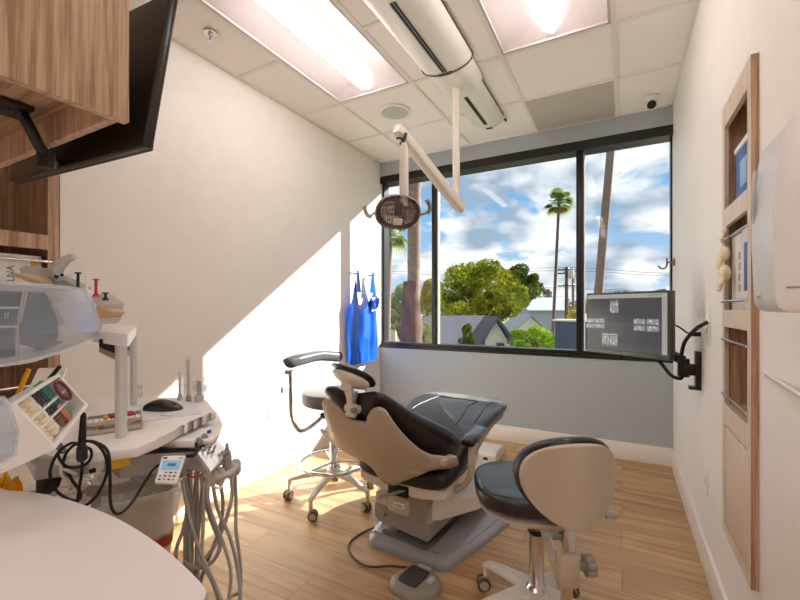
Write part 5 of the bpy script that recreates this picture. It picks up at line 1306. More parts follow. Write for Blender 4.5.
# bridge shelf with two posts
zs_ = 1.150
for (px, py, w) in ((121.5, 437, .019), (134, 405, .015)):
    p = at(px, py, z=ZD); bm = BM(); pr_ = rrect(w, w * 1.05, .007, 4)
    loft(bm, [[V((p.x + x, p.y + y, z)) for x, y in pr_] for z in (ZD, zs_ - .02)])
    for a in (-.3, .3): bxr(bm, (p.x + a * w - .001, p.y - w * .56, ZD + .002), (p.x + a * w + .001, p.y - w * .5, zs_ - .02))
    obj('shelf_post', bm, W['alu'], du, ang=30)
shp = pz_([(98, 338), (131, 340.5), (136.5, 336), (137, 325.5), (118, 323), (60, 322), (10, 325), (0, 345)], zs_)
shp = [(p[0], p[1]) for p in shp]
q1 = at(121, 341, z=zs_); q2_ = at(136, 326, t=1.12)
e1 = V((q1.x + .018, q1.y - .008, 0)); dd = (V((-.735, .739, 0))); dn = V((.45, .9, 0)).normalized()
P0 = at(128, 338, t=.84); P1 = at(136.5, 326, t=1.26)
du_ = V((P1.x - P0.x, P1.y - P0.y, 0)); lf = V((-.83, -.55, 0))
lf = (at(84, 336, t=1.03) - P0); lf.z = 0
shp = [P0, P0 + du_, P0 + du_ + lf * 1.0, P0 + lf]
bm = BM(); prism(bm, roundpoly([(p.x, p.y) for p in shp], .02, 4), .026, M.Translation((0, 0, zs_ - .026)), .005); obj('bridge_shelf', bm, wp, du, ang=30)
slab([at(99, 339, t=.93), at(99, 347, t=.93), at(115, 353.5, t=.96), at(115, 344, t=.96)], 0, W['black'], 'shelf_monitor_edge', du, V((-.05, .06, 0)))
slab([at(99, 347.5, t=.93), at(99, 352, t=.93), at(115, 360, t=.96), at(115, 354, t=.96)], 0, W['grey'], 'shelf_monitor_frame', du, V((-.05, .06, 0)))
# white upright panel behind the covers and slanted panel
slab([at(38, 369, t=1.06), at(14, 420, t=1.0), at(40, 430, t=1.0), at(66, 369, t=1.07)], 0, wp, 'rear_panel', du, V((-.02, .012, 0)))
bm = BM(); tube(bm, [at(49, 379, t=1.0), at(56, 371, t=1.0), at(60, 366, t=1.0)], .0045, 6, 3); obj('panel_slot', bm, W['black'], du)
# control box on the deck with knobs
bA, bB = at(166, 449, t=.99), at(194, 446, t=1.0)
slab([vat(161, 441.5, bA, bB), vat(161, 449, bA, bB), vat(194, 447.5, bA, bB), vat(194, 440, bA, bB)], 0, wp, 'control_box', du, V((-.06, .09, 0)), .003)
e0_, e1_ = at(194, 444, t=1.0), at(209, 432, t=1.10)
slab([vat(194.2, 440.2, e0_, e1_), vat(194.2, 448.5, e0_, e1_), vat(209, 437.5, e0_, e1_), vat(209, 428.5, e0_, e1_)], 0, mat('blue_grey_panel', hx(196, 206, 220), .35), 'control_panel', du, V((-.03, -.012, 0)), .001)
for px, py in ((198, 440.5), (203.5, 436.5)):
    c = vat(px, py, e0_, e1_); bm = BM(); cyl(bm, c, c + V((.014, -.006, 0)), .0085, n=16); obj('control_knob', bm, W['grey'], du)
c = vat(207, 432, e0_, e1_); bm = BM(); box(bm, c, (.004, .02, .008), rotm(0, 0, -.3)); obj('panel_mark', bm, W['blue'], du)
bm = BM(); tube(bm, [vat(196.5, 442.5, e0_, e1_) + V((.004, -.004, 0)), at(197.5, 449, t=.985), at(194, 455, t=.975), at(187, 456, t=.98)], .004, 8, 5); obj('control_cable', bm, W['rubber'], du)
# tilted silver holder block with toggles
hA = [at(197, 452.5, t=1.0), at(217, 438.5, t=1.08), at(229, 452, t=1.05), at(211, 471.5, t=.96)]
hn = (hA[1] - hA[0]).cross(hA[3] - hA[0]).normalized()
if hn.dot(hA[0] - V((0, 0, CAMH))) > 0: hn = -hn
hb_o = slab(hA, 0, mat('silver_face_plate', hx(206, 208, 210), .28, metal=.3, var=.02), 'holder_plate', du, -hn * .012, .001)
slab([hA[0] - hn * .012, hA[3] - hn * .012, at(209, 474, t=.97), at(188, 470, t=1.0), at(186, 452, t=1.02)], 0, gp, 'holder_block', du, (hA[1] - hA[0]) * .75, .003)
for px, py, dx, dy in ((202, 453, 4, -2), (205.5, 460, 1, -4), (217, 440.5, 2, -3.5), (222, 448, 4, 0)):
    c = at(px, py, t=1.02); f_ = hA[0] + (c - hA[0]) - hn * (c - hA[0]).dot(hn); bm = BM(); e_ = f_ + hn * .012 + RT * (dx * .0015) + V((0, 0, -dy * .0015))
    cyl(bm, f_, f_ + hn * .004, .0045, n=10); cyl(bm, f_, e_, .0022, .0030, 8); obj('toggle_switch', bm, W['steel'], hb_o)
for px, py in ((211.5, 467), (226.5, 454)):
    c = at(px, py, t=1.0); bm = BM(); cyl(bm, c - RT * .008 + V((0, 0, -.003)), c + RT * .008 + V((0, 0, .006)), .0055, n=12); obj('holder_button', bm, W['grey'], hb_o)
# holder arm with valves at the right
bm = BM(); v0 = at(206, 474, t=1.0); v1 = at(236, 467, t=1.06)
tube(bm, [at(204, 472, t=.99), at(214, 478, t=1.0), at(228, 474, t=1.03), at(237, 466, t=1.06)], .009, 10, 5); obj('holder_bar', bm, W['lgrey'], du)
for px, py, t_ in ((212, 477, 1.0), (220, 476, 1.02), (231, 470, 1.05), (236, 467, 1.07)):
    c = at(px, py, t=t_); bm = BM(); lathe(bm, [(.008, c.z - .02), (.0125, c.z - .012), (.0125, c.z + .012), (.008, c.z + .02)], (c.x, c.y, 0), 16); obj('holder_socket', bm, W['lgrey'], du)
c = at(227, 463, t=1.04); bm = BM(); lathe(bm, [(.007, c.z - .03), (.0115, c.z - .025), (.0115, c.z + .018), (.0085, c.z + .022), (.0045, c.z + .04), (.004, c.z + .05)], (c.x, c.y, 0), 16); obj('saliva_valve', bm, W['grey'], du)
bm = BM(); tube(bm, [at(213, 480, t=1.0), at(214, 486, t=1.0), at(219, 488.5, t=1.0), at(223, 485, t=1.01)], .003, 8, 5); obj('white_clip', bm, W['white'], du)
bm = BM(); tube(bm, [at(187, 474, t=.98), at(190, 476.5, t=.98), at(195, 477, t=.98), at(201, 474.5, t=.98)], .002, 8, 5); obj('red_wire', bm, W['red'], du)
# keypad
kA = [at(162, 455.5, t=.92), at(186, 455, t=.94), at(177, 484, t=.90), at(154, 483, t=.885)]
kn = (kA[1] - kA[0]).cross(kA[3] - kA[0]).normalized()
if kn.dot(kA[0] - V((0, 0, CAMH))) > 0: kn = -kn
kp = slab(kA, 0, wp, 'keypad', du, -kn * .014, .003)
def kuv(u, v): return kA[0].lerp(kA[1], u).lerp(kA[3].lerp(kA[2], u), v) + kn * .0008
def kq(u0, v0, u1, v1, m, name, up=.0008): return slab([kuv(u0, v0), kuv(u1, v0), kuv(u1, v1), kuv(u0, v1)], 0, m, name, kp, kn * up)
kq(.10, .2, .88, .52, mat('blue_display', hx(110, 160, 200), .3, emit=hx(130, 175, 210), estr=.12), 'display')
kq(.35, .3, .7, .4, mat('display_digits', hx(70, 110, 150), .4), 'display_digits', .0012)
kq(.08, .07, .25, .13, W['dgrey'], 'keypad_logo'); kq(.72, .07, .9, .13, W['lgrey'], 'keypad_mark')
for r_ in range(3):
    for c_ in range(4):
        if (r_, c_) in ((0, 0),): continue
        kq(.12 + c_ * .2, .6 + r_ * .12, .23 + c_ * .2, .65 + r_ * .12, W['grey'] if (r_ + c_) % 2 else W['dgrey'], 'key')

# hoses
hp_ = mat('grey_hose_dark', hx(152, 149, 145), .45, var=.04)
rh = random.Random(21)
def hose(pts, r, m=None):
    r = r * .78
    P = [at(px, py, t=t_) for px, py, t_ in pts]
    if pts[-1][1] > 600: P += [P[-1] + V((-.03, .03, -.05)), V((-.97 + rh.uniform(-.02, .02), .66, .50)), V((-.99 + rh.uniform(-.02, .02), .70 + rh.uniform(-.02, .02), .86))]
    bm = BM(); tube(bm, P, r, 10, 6); obj('hose', bm, m or W['hose'], du)
hose([(190, 472, .99), (191, 505, .99), (190, 540, .98), (191, 575, .96), (194, 625, .93), (205, 650, .95)], .006, hp_)
hose([(196, 472, 1.0), (197, 505, 1.0), (197, 545, .99), (198, 590, .97), (203, 640, .95)], .0065, hp_)
hose([(201, 474, .99), (205, 500, 1.0), (213, 525, 1.02), (220, 545, 1.02), (212, 562, 1.0), (197, 568, .97), (184, 562, .95)], .006, hp_)
hose([(206, 474, 1.0), (204, 495, .99), (203, 530, .98), (202, 560, .97), (214, 585, .97), (222, 615, .97)], .0055)
hose([(212, 480, 1.0), (218, 510, 1.02), (229, 535, 1.04), (237, 565, 1.04), (240, 600, 1.02), (232, 640, 1.0)], .0055)
hose([(220, 480, 1.02), (223, 505, 1.03), (219, 530, 1.03), (210, 555, 1.02), (200, 585, 1.0), (196, 640, .98)], .0055, hp_)
hose([(231, 474, 1.05), (232, 495, 1.05), (226, 520, 1.04), (215, 545, 1.02), (203, 560, 1.0), (192, 568, .98), (184, 566, .97)], .006)
hose([(235, 470, 1.07), (236, 500, 1.07), (236, 530, 1.06), (240, 560, 1.06), (240, 590, 1.04), (228, 600, 1.02), (214, 640, 1.0)], .0055)
hose([(184, 478, .98), (189, 500, .98), (183, 530, .97), (176, 552, .95), (178, 585, .94), (188, 640, .93)], .0055, hp_)
hose([(182, 480, .97), (188, 510, .97), (196, 540, .97), (208, 570, .97), (221, 600, .96), (226, 640, .96)], .0055)
hose([(209, 476, .99), (208, 500, .99), (214, 520, 1.0), (224, 545, 1.0), (231, 575, 1.0), (226, 610, .98), (215, 650, .97)], .005)

# intraoral camera wand and its coiled black cable
ic = thing('intraoral_camera', 'black dental camera wand standing in a coil of black cable', 'camera', at(82, 460, t=.80).to_tuple())
bm = BM(); w0, w1 = at(81, 462, t=.79), at(83.5, 412.5, t=.81); loft(bm, [[w0.lerp(w1, q) + (RT * math.cos(a) + FW * math.sin(a)) * r for a in [2 * PI * k / 16 for k in range(16)]] for q, r in ((0, .003), (.03, .006), (.25, .007), (.5, .0065), (.9, .005), (.97, .0045), (1.0, .002))]); obj('wand', bm, W['black'], ic)
bm = BM()
tube(bm, [at(px, py, t=.80 + k_) for px, py, k_ in [(82, 447, 0), (72, 443, .0), (58, 453, -.01), (50, 472, -.01), (55, 489, .0), (68, 499, 0), (79, 500, .01), (80, 492, .015), (72, 480, .02), (64, 465, .02), (67, 452, .01), (80, 442, -.005), (95, 443, -.01), (105, 455, -.01), (107, 472, 0), (99, 492, .0), (88, 504, .01), (78, 505, .01), (79, 490, .01), (82, 470, .0), (82, 455, .0)]], .0028, 8, 6)
tube(bm, [at(px, py, t=.79 + k_) for px, py, k_ in [(80, 441, 0), (95, 442, 0), (108, 452, 0), (110, 480, 0), (111, 505, .01), (118, 514, .02), (130, 505, .05), (143, 485, .09), (153, 470, .12), (160, 464, .14)]], .0028, 8, 6)
tube(bm, [at(px, py, t=.81 + k_) for px, py, k_ in [(83, 446, 0), (91, 450, 0), (90, 460, 0), (80, 467, 0), (66, 466, 0), (58, 455, 0), (62, 448, 0)]], .0026, 8, 6)
obj('coiled_cable', bm, W['rubber'], ic)
bm = BM(); box(bm, at(82, 453, t=.795), (.016, .016, .03), rotm(0, 0, YAW), .005, 3); obj('wand_holder', bm, W['black'], ic)
bm = BM(); a_, b_ = at(44, 486, t=.86), at(56, 470, t=.84); loft(bm, [[p + (RT * x + V((0, 0, 1)) * y) for x, y in rrect(w_, w_, .006, 3)] for p, w_ in ((a_ - (b_ - a_) * .1, .018), (a_, .034), (a_.lerp(b_, .5), .04), (b_, .03))]); obj('cable_plug', bm, W['black'], ic)
bm = BM(); tube(bm, [at(55, 470, t=.83), at(60, 460, t=.82), at(62, 475, t=.82), at(72, 482, t=.83), at(90, 478, t=.84)], .0032, 8, 5); tube(bm, [at(56, 455, t=.83), at(63, 468, t=.82), at(76, 474, t=.82)], .003, 8, 5); obj('white_cable', bm, W['offwhite'], ic)

# ================================================================== things on the unit
# translucent organiser cover
OA, OB = at(-8, 320, t=.62), at(99, 320, t=.97)
aw = V(((OB - OA).y, -(OB - OA).x, 0)).normalized()
if aw.dot(OA) < 0: aw = -aw
shell = clear('milky_clear_plastic', (.95, .96, .965), .3, rough=.1, haze=.13, hazecol=(.88, .9, .92))
shell2 = clear('clear_bin_edge', (.95, .97, 1.0), .3, rough=.1, haze=.42, hazecol=(.93, .95, .98))
bluep = mat('smoky_blue_drawer', hx(110, 126, 142), .3, var=.05, scale=5)
og = thing('organiser_cover', 'large translucent organiser with smoky blue drawers at the left edge', 'organiser', (OA + OB).to_tuple()[:2] and ((OA + OB) / 2).to_tuple()[:2] + (zs_,))
fr_pts = [(-8, 282), (68, 287.5), (84, 290), (92, 302), (99.5, 326), (98, 337), (60, 352), (30, 361), (-8, 367)]
fp = [vat(px, py, OA, OB) for px, py in fr_pts]
bm = BM()     # outer wall: rim and sides as a thin shell, open front window
n = len(fp); dep = aw * .14
A = [bm.verts.new(p) for p in fp]; B = [bm.verts.new(p + dep) for p in fp]
for i in range(n): bm.faces.new((A[i], A[(i + 1) % n], B[(i + 1) % n], B[i]))
bm.faces.new(B); fs_ = bm.faces[:]; bmesh.ops.recalc_face_normals(bm, faces=fs_); bmesh.ops.solidify(bm, geom=fs_, thickness=.002)
obj('organiser_body', bm, shell2, og, ang=20)
slab(fp, 0, shell, 'front_panel', og, aw * .002)
cen = sum(fp, V((0, 0, 0))) / n
bm = BM(); tube(bm, [p - aw * .001 for p in fp] , .0035, 8, 1, closed=True); obj('rim', bm, shell2, og)
def ip(pts, off, m, name, th=.003, parent=og): return slab([vat(px, py, OA, OB) + aw * off for px, py in pts], 0, m, name, parent, aw * th)
ip([(-8, 290.5), (30.5, 292), (27.5, 306.5), (-8, 306.5)], .012, bluep, 'drawer_front')
d2 = ip([(-8, 308.7), (27, 309.2), (24, 325), (-8, 326)], .012, bluep, 'drawer_front')
ip([(-8, 328), (23, 328), (24, 356), (-8, 361)], .012, bluep, 'drawer_front')
ip([(38, 291.7), (53, 293), (58, 303), (65, 320), (65, 338), (50, 350), (28, 343), (27.5, 325)], .012, bluep, 'end_window')
wh = mat('white_divider_plastic', hx(226, 222, 220), .4)
for a_, b_ in (((30.5, 290.5), (24.5, 326)), ((24.5, 326), (26, 360)), ((34, 291.5), (27, 323)), ((-8, 307.6), (28, 307.9)), ((-8, 327), (24.5, 326.6))):
    bm = BM(); cyl(bm, vat(*a_, OA, OB) + aw * .01, vat(*b_, OA, OB) + aw * .01, .0018, n=6); obj('divider', bm, wh, og)
textobj('drawer_number', '17', .014, frame_mt(vat(13, 316, OA, OB) + aw * .009, (OB - OA).normalized(), V((0, 0, 1))), mat('white_ink', hx(250, 250, 245), .5), og)
ip([(60, 295), (78, 297), (92, 325), (66, 325), (60, 306)], .05, shell, 'inner_baffle')
ip([(50, 352), (66, 340), (80, 341), (66, 349)], .03, W['grey'], 'inner_floor')

# packets and tools lying on the organiser
def packet(name, label, pts, ext, m, group='wrapped supplies on the organiser', cat='packet'):
    c = sum(pts, V((0, 0, 0))) / len(pts); t = thing(name, label, cat, (c.x, c.y, min(p.z for p in pts)), group=group)
    slab(pts, 0, m, 'body', t, ext, .003); return t
tan = mat('tan_paper_packet', hx(206, 176, 140), .6, var=.06)
clr = clear('crinkled_clear_film', (.9, .9, .92), .3, rough=.2, haze=.55, hazecol=(.8, .78, .78))
packet('paper_packet', 'tan paper packet lying along the top of the organiser', [at(8, 275, t=.86), at(13, 272, t=.86), at(48, 284, t=.95), at(45, 288, t=.95)], V((-.05, .07, -.0)), tan)
packet('clear_packet', 'crinkled clear packet on the tan packet over the organiser', [at(18, 268, t=.9), at(26, 265, t=.9), at(46, 277, t=.97), at(48, 283, t=.97), at(20, 274, t=.9)], V((-.04, .06, 0)), clr)
packet('grey_packet', 'grey wrapped packet under the curing light on the organiser', [at(46, 277, t=.96), at(54, 275, t=.96), at(76, 286, t=1.0), at(78, 289, t=1.0), at(48, 284, t=.96)], V((-.04, .05, 0)), W['grey'])
packet('clear_packet', 'clear wrapped packet at the right end of the organiser top', [at(90, 297, t=1.02), at(96, 293, t=1.02), at(111, 303, t=1.05), at(108, 311, t=1.05), at(94, 304, t=1.02)], V((-.03, .05, 0)), clr)
packet('clear_packet', 'lower clear wrapped packet at the right end of the organiser', [at(94, 307, t=1.02), at(98, 304, t=1.02), at(112, 312, t=1.05), at(106, 319, t=1.05), at(97, 318, t=1.03)], V((-.03, .05, 0)), tan)
packet('clear_packet', 'bottom wrapped packet of the pile beside the bridge shelf', [at(97, 319, t=1.02), at(99, 318, t=1.02), at(108, 318, t=1.04), at(104, 324, t=1.04), at(98, 324, t=1.03)], V((-.03, .05, 0)), clr)
cl_ = thing('curing_light', 'grey and white pistol shaped curing light on top of the organiser', 'curing light', at(58, 280, t=.97).to_tuple())
bm = BM(); P = [at(74, 257, t=.97), at(66, 260, t=.97), at(59, 267, t=.97), at(57, 274, t=.97), at(61, 279, t=.97)]; P = catmull(P, 5)
rs = []
for i, p in enumerate(P):
    q = i / (len(P) - 1); r_ = .0065 + .006 * math.sin(PI * min(1, q * .9)); d = (P[min(i + 1, len(P) - 1)] - P[max(i - 1, 0)]).normalized(); s_ = FW; u_ = d.cross(s_).normalized()
    rs.append([bm.verts.new(p + s_ * r_ * math.cos(a) + u_ * r_ * math.sin(a)) for a in [2 * PI * k / 14 for k in range(14)]])
skin(bm, rs); obj('pistol_body', bm, W['lgrey'], cl_)
bm = BM(); tube(bm, [at(57, 270, t=.965), at(56, 275, t=.965), at(59, 278, t=.965)], .006, 8, 4); ell(bm, at(62, 275, t=.96), (.004, .004, .004)); obj('trigger', bm, W['black'], cl_)
bm = BM(); cyl(bm, at(60, 276, t=.97), at(76, 275, t=.98), .004, .003, 10); obj('light_tip', bm, W['white'], cl_)
def plunger(label, px, y0, y1, t_, m, w=3.0):
    a_ = at(px, y0, t=t_); b_ = at(px, y1, t=t_); t = thing('syringe_plunger', label, 'syringe', b_.to_tuple(), group='syringes standing on the organiser')
    bm = BM(); cyl(bm, a_, b_, .0032, n=10); obj('rod', bm, m, t)
    bm = BM(); cyl(bm, a_ - V((0, 0, .002)), a_ + V((0, 0, .0015)), w * .0024, n=14); obj('thumb_disc', bm, m, t)
    bm = BM(); lathe(bm, [(.007, b_.z - .004), (.007, b_.z), (.004, b_.z + .004)], (b_.x, b_.y, 0), 12); obj('flange', bm, m, t)
plunger('black syringe plunger standing behind the organiser top', 78, 273, 288, 1.0, W['black'])
plunger('thin white stick standing beside the red plunger', 87, 276, 292, 1.01, W['white'], 1.2)
plunger('red syringe plunger standing behind the organiser', 96, 279.5, 295, 1.02, W['red'])
plunger('short black syringe plunger right of the red plunger', 105.5, 293, 299, 1.03, W['black'])

# tilted bin of burs and shade tabs
K = [at(12, 403, t=.66), at(59, 373.5, t=.78), at(88.5, 405, t=.82), at(55.5, 449, t=.70)]
bn = (K[1] - K[0]).cross(K[3] - K[0]).normalized()
if bn.dot(K[0] - V((0, 0, CAMH))) > 0: bn = -bn
tb = thing('supply_bin', 'tilted white bin holding shade tabs, coils and tape at the left', 'bin', ((K[0] + K[2]) / 2 - bn * .05).to_tuple())
def kuv2(u, v, o=0): return K[0].lerp(K[1], u).lerp(K[3].lerp(K[2], u), v) + bn * o    # u along far edge, v toward the viewer
bm = BM()
def qd(a, b_, c, d): bm.faces.new([bm.verts.new(p) for p in (a, b_, c, d)])
o4 = [kuv2(0, 0), kuv2(1, 0), kuv2(1, 1), kuv2(0, 1)]; i4 = [kuv2(.045, .06), kuv2(.955, .06), kuv2(.955, .93), kuv2(.045, .93)]
ib = [p - bn * .028 for p in i4]; ob = [o4[0] - bn * .10, o4[1] - bn * .05, o4[2] - bn * .05, o4[3] - bn * .10]
for i in range(4):
    j = (i + 1) % 4; qd(o4[i], o4[j], i4[j], i4[i]); qd(i4[i], i4[j], ib[j], ib[i]); qd(o4[j], o4[i], ob[i], ob[j])
qd(*ib); qd(*reversed(ob)); bmesh.ops.remove_doubles(bm, verts=bm.verts[:], dist=1e-5); obj('bin_body', bm, wp, tb, ang=20)
slab([kuv2(.05, .38, -.027), kuv2(.95, .38, -.027), kuv2(.95, .42, -.027), kuv2(.05, .42, -.027)], 0, wp, 'divider', tb, bn * .022)
slab([kuv2(.05, .60, -.027), kuv2(.95, .60, -.027), kuv2(.95, .64, -.027), kuv2(.05, .64, -.027)], 0, wp, 'divider', tb, bn * .020)
# note: u runs up the picture, v to the right
shade = mat('ivory_resin', hx(232, 214, 178), .3, var=.06, coat=.4)
bU = (K[1] - K[0]).normalized(); bV = (K[3] - K[0]).normalized()
def item(name, label, cat, u, v, m, shape, group=None, o=-.02):
    c = kuv2(u, v, o); t_ = BM(); shape(t_, c); return obj(name, t_, m, None, label=label, cat=cat, group=group)
rg = random.Random(5)
for k in range(9):
    for r_ in range(2):
        def f(b, c):
            mt = frame_mt(c, (bU + bV * .25), bV); ell(b, (0, 0, 0), (.0125, .0068, .0055), None, 10, 8); b.transform(M.Translation(c) @ mt.to_3x3().to_4x4())
        item('shade_tab', 'ivory tooth shade tab in the lower rows of the tilted bin', 'shade tab', .12 + r_ * .16, .12 + k * .092, shade, f, 'ivory shade tabs in the tilted bin', -.012)
for k in range(13):
    def f(b, c):
        mt = frame_mt(V((0, 0, 0)), bV, bU).to_3x3().to_4x4()
        pts = [V((math.cos(a) * .0045, math.sin(a) * .012, 0)) for a in [2 * PI * i / 14 for i in range(14)]]; tube(b, pts, .0011, 6, 1, closed=True); b.transform(M.Translation(c) @ mt)
    item('wire_ring', 'dark wire ring in the row of rings in the tilted bin', 'ring', .52, .1 + k * .065, W['dgrey'] if k < 9 else mat('brown_wire', hx(150, 90, 60), .4), f, 'wire rings in the tilted bin', -.01)
def f(b, c): prism(b, rrect(.095, .024, .002), .004, M.Translation(c) @ frame_mt(V((0, 0, 0)), bV, bU).to_3x3().to_4x4())
item('teal_card', 'teal booklet lying across the middle of the tilted bin', 'card', .70, .5, mat('teal_plastic', hx(50, 150, 140), .4), f, o=-.018)
def f(b, c): prism(b, rrect(.014, .014, .003), .006, M.Translation(c) @ frame_mt(V((0, 0, 0)), bV, bU).to_3x3().to_4x4())
for k, lb in enumerate(('copper coloured cap beside the teal booklet in the tilted bin', 'second copper coloured cap nearer the bin rim', 'third copper coloured cap at the near end of the bin')):
    item('copper_cap', lb, 'cap', .64, .62 + k * .12, mat('copper_plastic', hx(190, 124, 86), .4), f, 'copper caps in the tilted bin', -.014)
def f(b, c):
    mt = M.Translation(c) @ frame_mt(V((0, 0, 0)), bV, bU).to_3x3().to_4x4(); tube(b, [mt @ V((math.cos(a) * .020, math.sin(a) * .012, .004)) for a in [2 * PI * i / 28 for i in range(28)]], .0028, 8, 1, closed=True)
item('tape_ring', 'burgundy edged white tape ring at the upper end of the tilted bin', 'tape', .84, .36, mat('burgundy_plastic', hx(128, 52, 58), .4), f, o=-.006)
for k in range(5):
    def f(b, c): prism(b, rrect(.016, .012, .003), .006, M.Translation(c) @ frame_mt(V((0, 0, 0)), bV + bU * rg.uniform(-.3, .3), bU).to_3x3().to_4x4())
    item('white_clip', 'small white clip in the middle row of the tilted bin', 'clip', .36, .15 + k * .16, W['white'], f, 'white clips in the tilted bin', -.016)
# translucent bin at the left edge
cb_ = thing('clear_bin', 'translucent bin with pale blue contents cut by the left photo edge', 'bin', at(5, 440, t=.6).to_tuple())
cA_, cB_ = at(-10, 430, t=.56), at(17, 430, t=.62)
cp = [vat(px, py, cA_, cB_) for px, py in ((-10, 398), (2, 398), (8, 405), (17, 432), (14, 455), (0, 465), (-10, 466))]
aw2 = V(((cB_ - cA_).y, -(cB_ - cA_).x, 0)).normalized(); aw2 = aw2 if aw2.dot(cA_) > 0 else -aw2
slab(cp, 0, shell, 'bin_front', cb_, aw2 * .003); bm = BM(); tube(bm, cp, .0035, 8, 1, closed=True); obj('bin_rim', bm, shell2, cb_)
bm = BM(); A = [bm.verts.new(p) for p in cp]; B = [bm.verts.new(p + aw2 * .06) for p in cp]
for i in range(len(cp)): bm.faces.new((A[i], A[(i + 1) % len(cp)], B[(i + 1) % len(cp)], B[i]))
bm.faces.new(B); fs_ = bm.faces[:]; bmesh.ops.recalc_face_normals(bm, faces=fs_); bmesh.ops.solidify(bm, geom=fs_, thickness=.002); obj('bin_body', bm, shell2, cb_, ang=20)
slab([vat(px, py, cA_, cB_) + aw2 * .02 for px, py in ((-8, 432), (6, 430), (10, 440), (6, 452), (-8, 456))], 0, mat('pale_blue_wipe', hx(150, 196, 214), .6), 'blue_contents', cb_, aw2 * .02)
bm = BM(); tube(bm, [cp[3] + aw2 * .05, at(22, 440, t=.72), at(34, 462, t=.80)], .006, 8, 4); obj('mounting_bar', bm, W['lgrey'], cb_)
# instrument cassette
ZT = ZD
CA_, CB_ = at(84, 437, z=ZT), at(142, 429, z=ZT)
cu = (CB_ - CA_); cu.z = 0; cl2 = cu.length; cu.normalize(); cv = V((-cu.y, cu.x, 0)); cv = cv if cv.dot(CA_) > 0 else -cv
cs = thing('instrument_cassette', 'steel mesh cassette of coloured dental instruments on the tray top', 'cassette', ((CA_ + CB_) / 2 + cv * .03).to_tuple())
cmx = frame_mt(CA_, cu, cv); CW = .075
up_ = V((0, 0, 1))
def cbox(x0, y0, z0, x1, y1, z1, m, name, par, bev=0):
    bm = BM()
    pts = [CA_ + cu * x + cv * y for x, y in ((x0, y0), (x1, y0), (x1, y1), (x0, y1))]
    A = [bm.verts.new(p + up_ * z0) for p in pts]; B = [bm.verts.new(p + up_ * z1) for p in pts]
    bm.faces.new(A); bm.faces.new(B)
    for i in range(4): bm.faces.new((A[i], A[(i + 1) % 4], B[(i + 1) % 4], B[i]))
    return obj(name, bm, m, par, bev=bev)
brz = mat('warm_steel', hx(200, 188, 172), .35, metal=.5, var=.05)
cbox(0, 0, 0, cl2, CW, .003, brz, 'cassette_floor', cs)
for (a, b_, c, d) in ((0, 0, cl2, .002), (0, CW - .002, cl2, CW), (0, 0, .002, CW), (cl2 - .002, 0, cl2, CW)):
    bm = BM(); 
    pts = [CA_ + cu * x + cv * y for x, y in ((a, b_), (c, b_), (c, d), (a, d))]
    for z0, z1 in ((0, .012), (.022, .030)):
        A = [bm.verts.new(p + up_ * z0) for p in pts]; B = [bm.verts.new(p + up_ * z1) for p in pts]; bm.faces.new(A); bm.faces.new(B)
        for i in range(4): bm.faces.new((A[i], A[(i + 1) % 4], B[(i + 1) % 4], B[i]))
    nb = max(2, int((pts[1] - pts[0]).length / .012))
    for k in range(nb + 1):
        p = pts[0].lerp(pts[1], k / nb) if (pts[1] - pts[0]).length > .01 else pts[0].lerp(pts[3], k / nb); cyl(bm, p + up_ * .01, p + up_ * .024, .0012, n=5)
    obj('cassette_side', bm, brz, cs)
ins = [(W['red'], 'red handled', .028, .30, 1.0), (W['yellow'], 'yellow handled', .02, .30, .42), (mat('purple_plastic', hx(110, 70, 160), .4), 'purple handled', .045, .28, .95), (W['steel'], 'plain steel', .036, .1, .9), (W['yellow'], 'short yellow', .06, .2, .5), (W['steel'], 'second plain steel', .053, .08, .85), (W['steel'], 'nearest plain steel', .010, .1, .92)]
for k, (m_, nm, yy, x0, x1) in enumerate(ins):
    a_ = CA_ + cu * (x0 * cl2) + cv * yy + up_ * (.033 if k < 3 else .014); b_ = CA_ + cu * (x1 * cl2 * .98) + cv * (yy + .006) + up_ * (.033 if k < 3 else .014)
    t = thing('dental_instrument', nm + ' dental instrument lying in the steel cassette', 'instrument', a_.to_tuple(), group='instruments in the steel cassette')
    bm = BM(); loft(bm, [[a_.lerp(b_, q) + (cv * math.cos(g) + up_ * math.sin(g)) * r for g in [2 * PI * i / 10 for i in range(10)]] for q, r in ((.14, .0025), (.18, .004), (.5, .0045), (.82, .004), (.86, .0025))]); obj('handle', bm, m_, t)
    bm = BM(); tube(bm, [a_.lerp(b_, .15), a_.lerp(b_, .05), a_ + up_ * .004], .0013, 6, 3); tube(bm, [a_.lerp(b_, .85), a_.lerp(b_, .95), b_ + up_ * .004], .0013, 6, 3); obj('working_tip', bm, W['steel'], t)
# mouse pad and mouse
mpp = [at(px, py, z=ZD + .003) for px, py in ((143, 421), (201, 413), (196, 402), (138, 404))]
mp_ = thing('mouse_pad', 'pale grey mouse pad on the right end of the tray top', 'mouse pad', (sum(mpp, V((0, 0, 0))) / 4).to_tuple())
slab([V((p.x, p.y, ZD + .003)) for p in mpp], 0, mat('pale_pad', hx(226, 226, 232), .5), 'pad', mp_, V((0, 0, -.0028)))
a_ = at(164, 416, z=ZD + .0035)
for k in range(3): 
    bm = BM(); box(bm, a_ + V((.012 * k - .01, .004 * k, 0)), (.009, .006, .0006), rotm(0, 0, .6)); obj('printed_mark', bm, mat('blue_print', hx(120, 140, 180), .5), mp_)
mc = at(163, 409, z=ZD + .003); mdir = math.atan2(.9, -.15)
ms = thing('computer_mouse', 'black computer mouse on the pale mouse pad', 'mouse', mc.to_tuple())
mm = M.Translation((mc.x, mc.y, ZD + .003)) @ M.Rotation(math.radians(22), 4, 'Z')
bm = BM(); secs = []
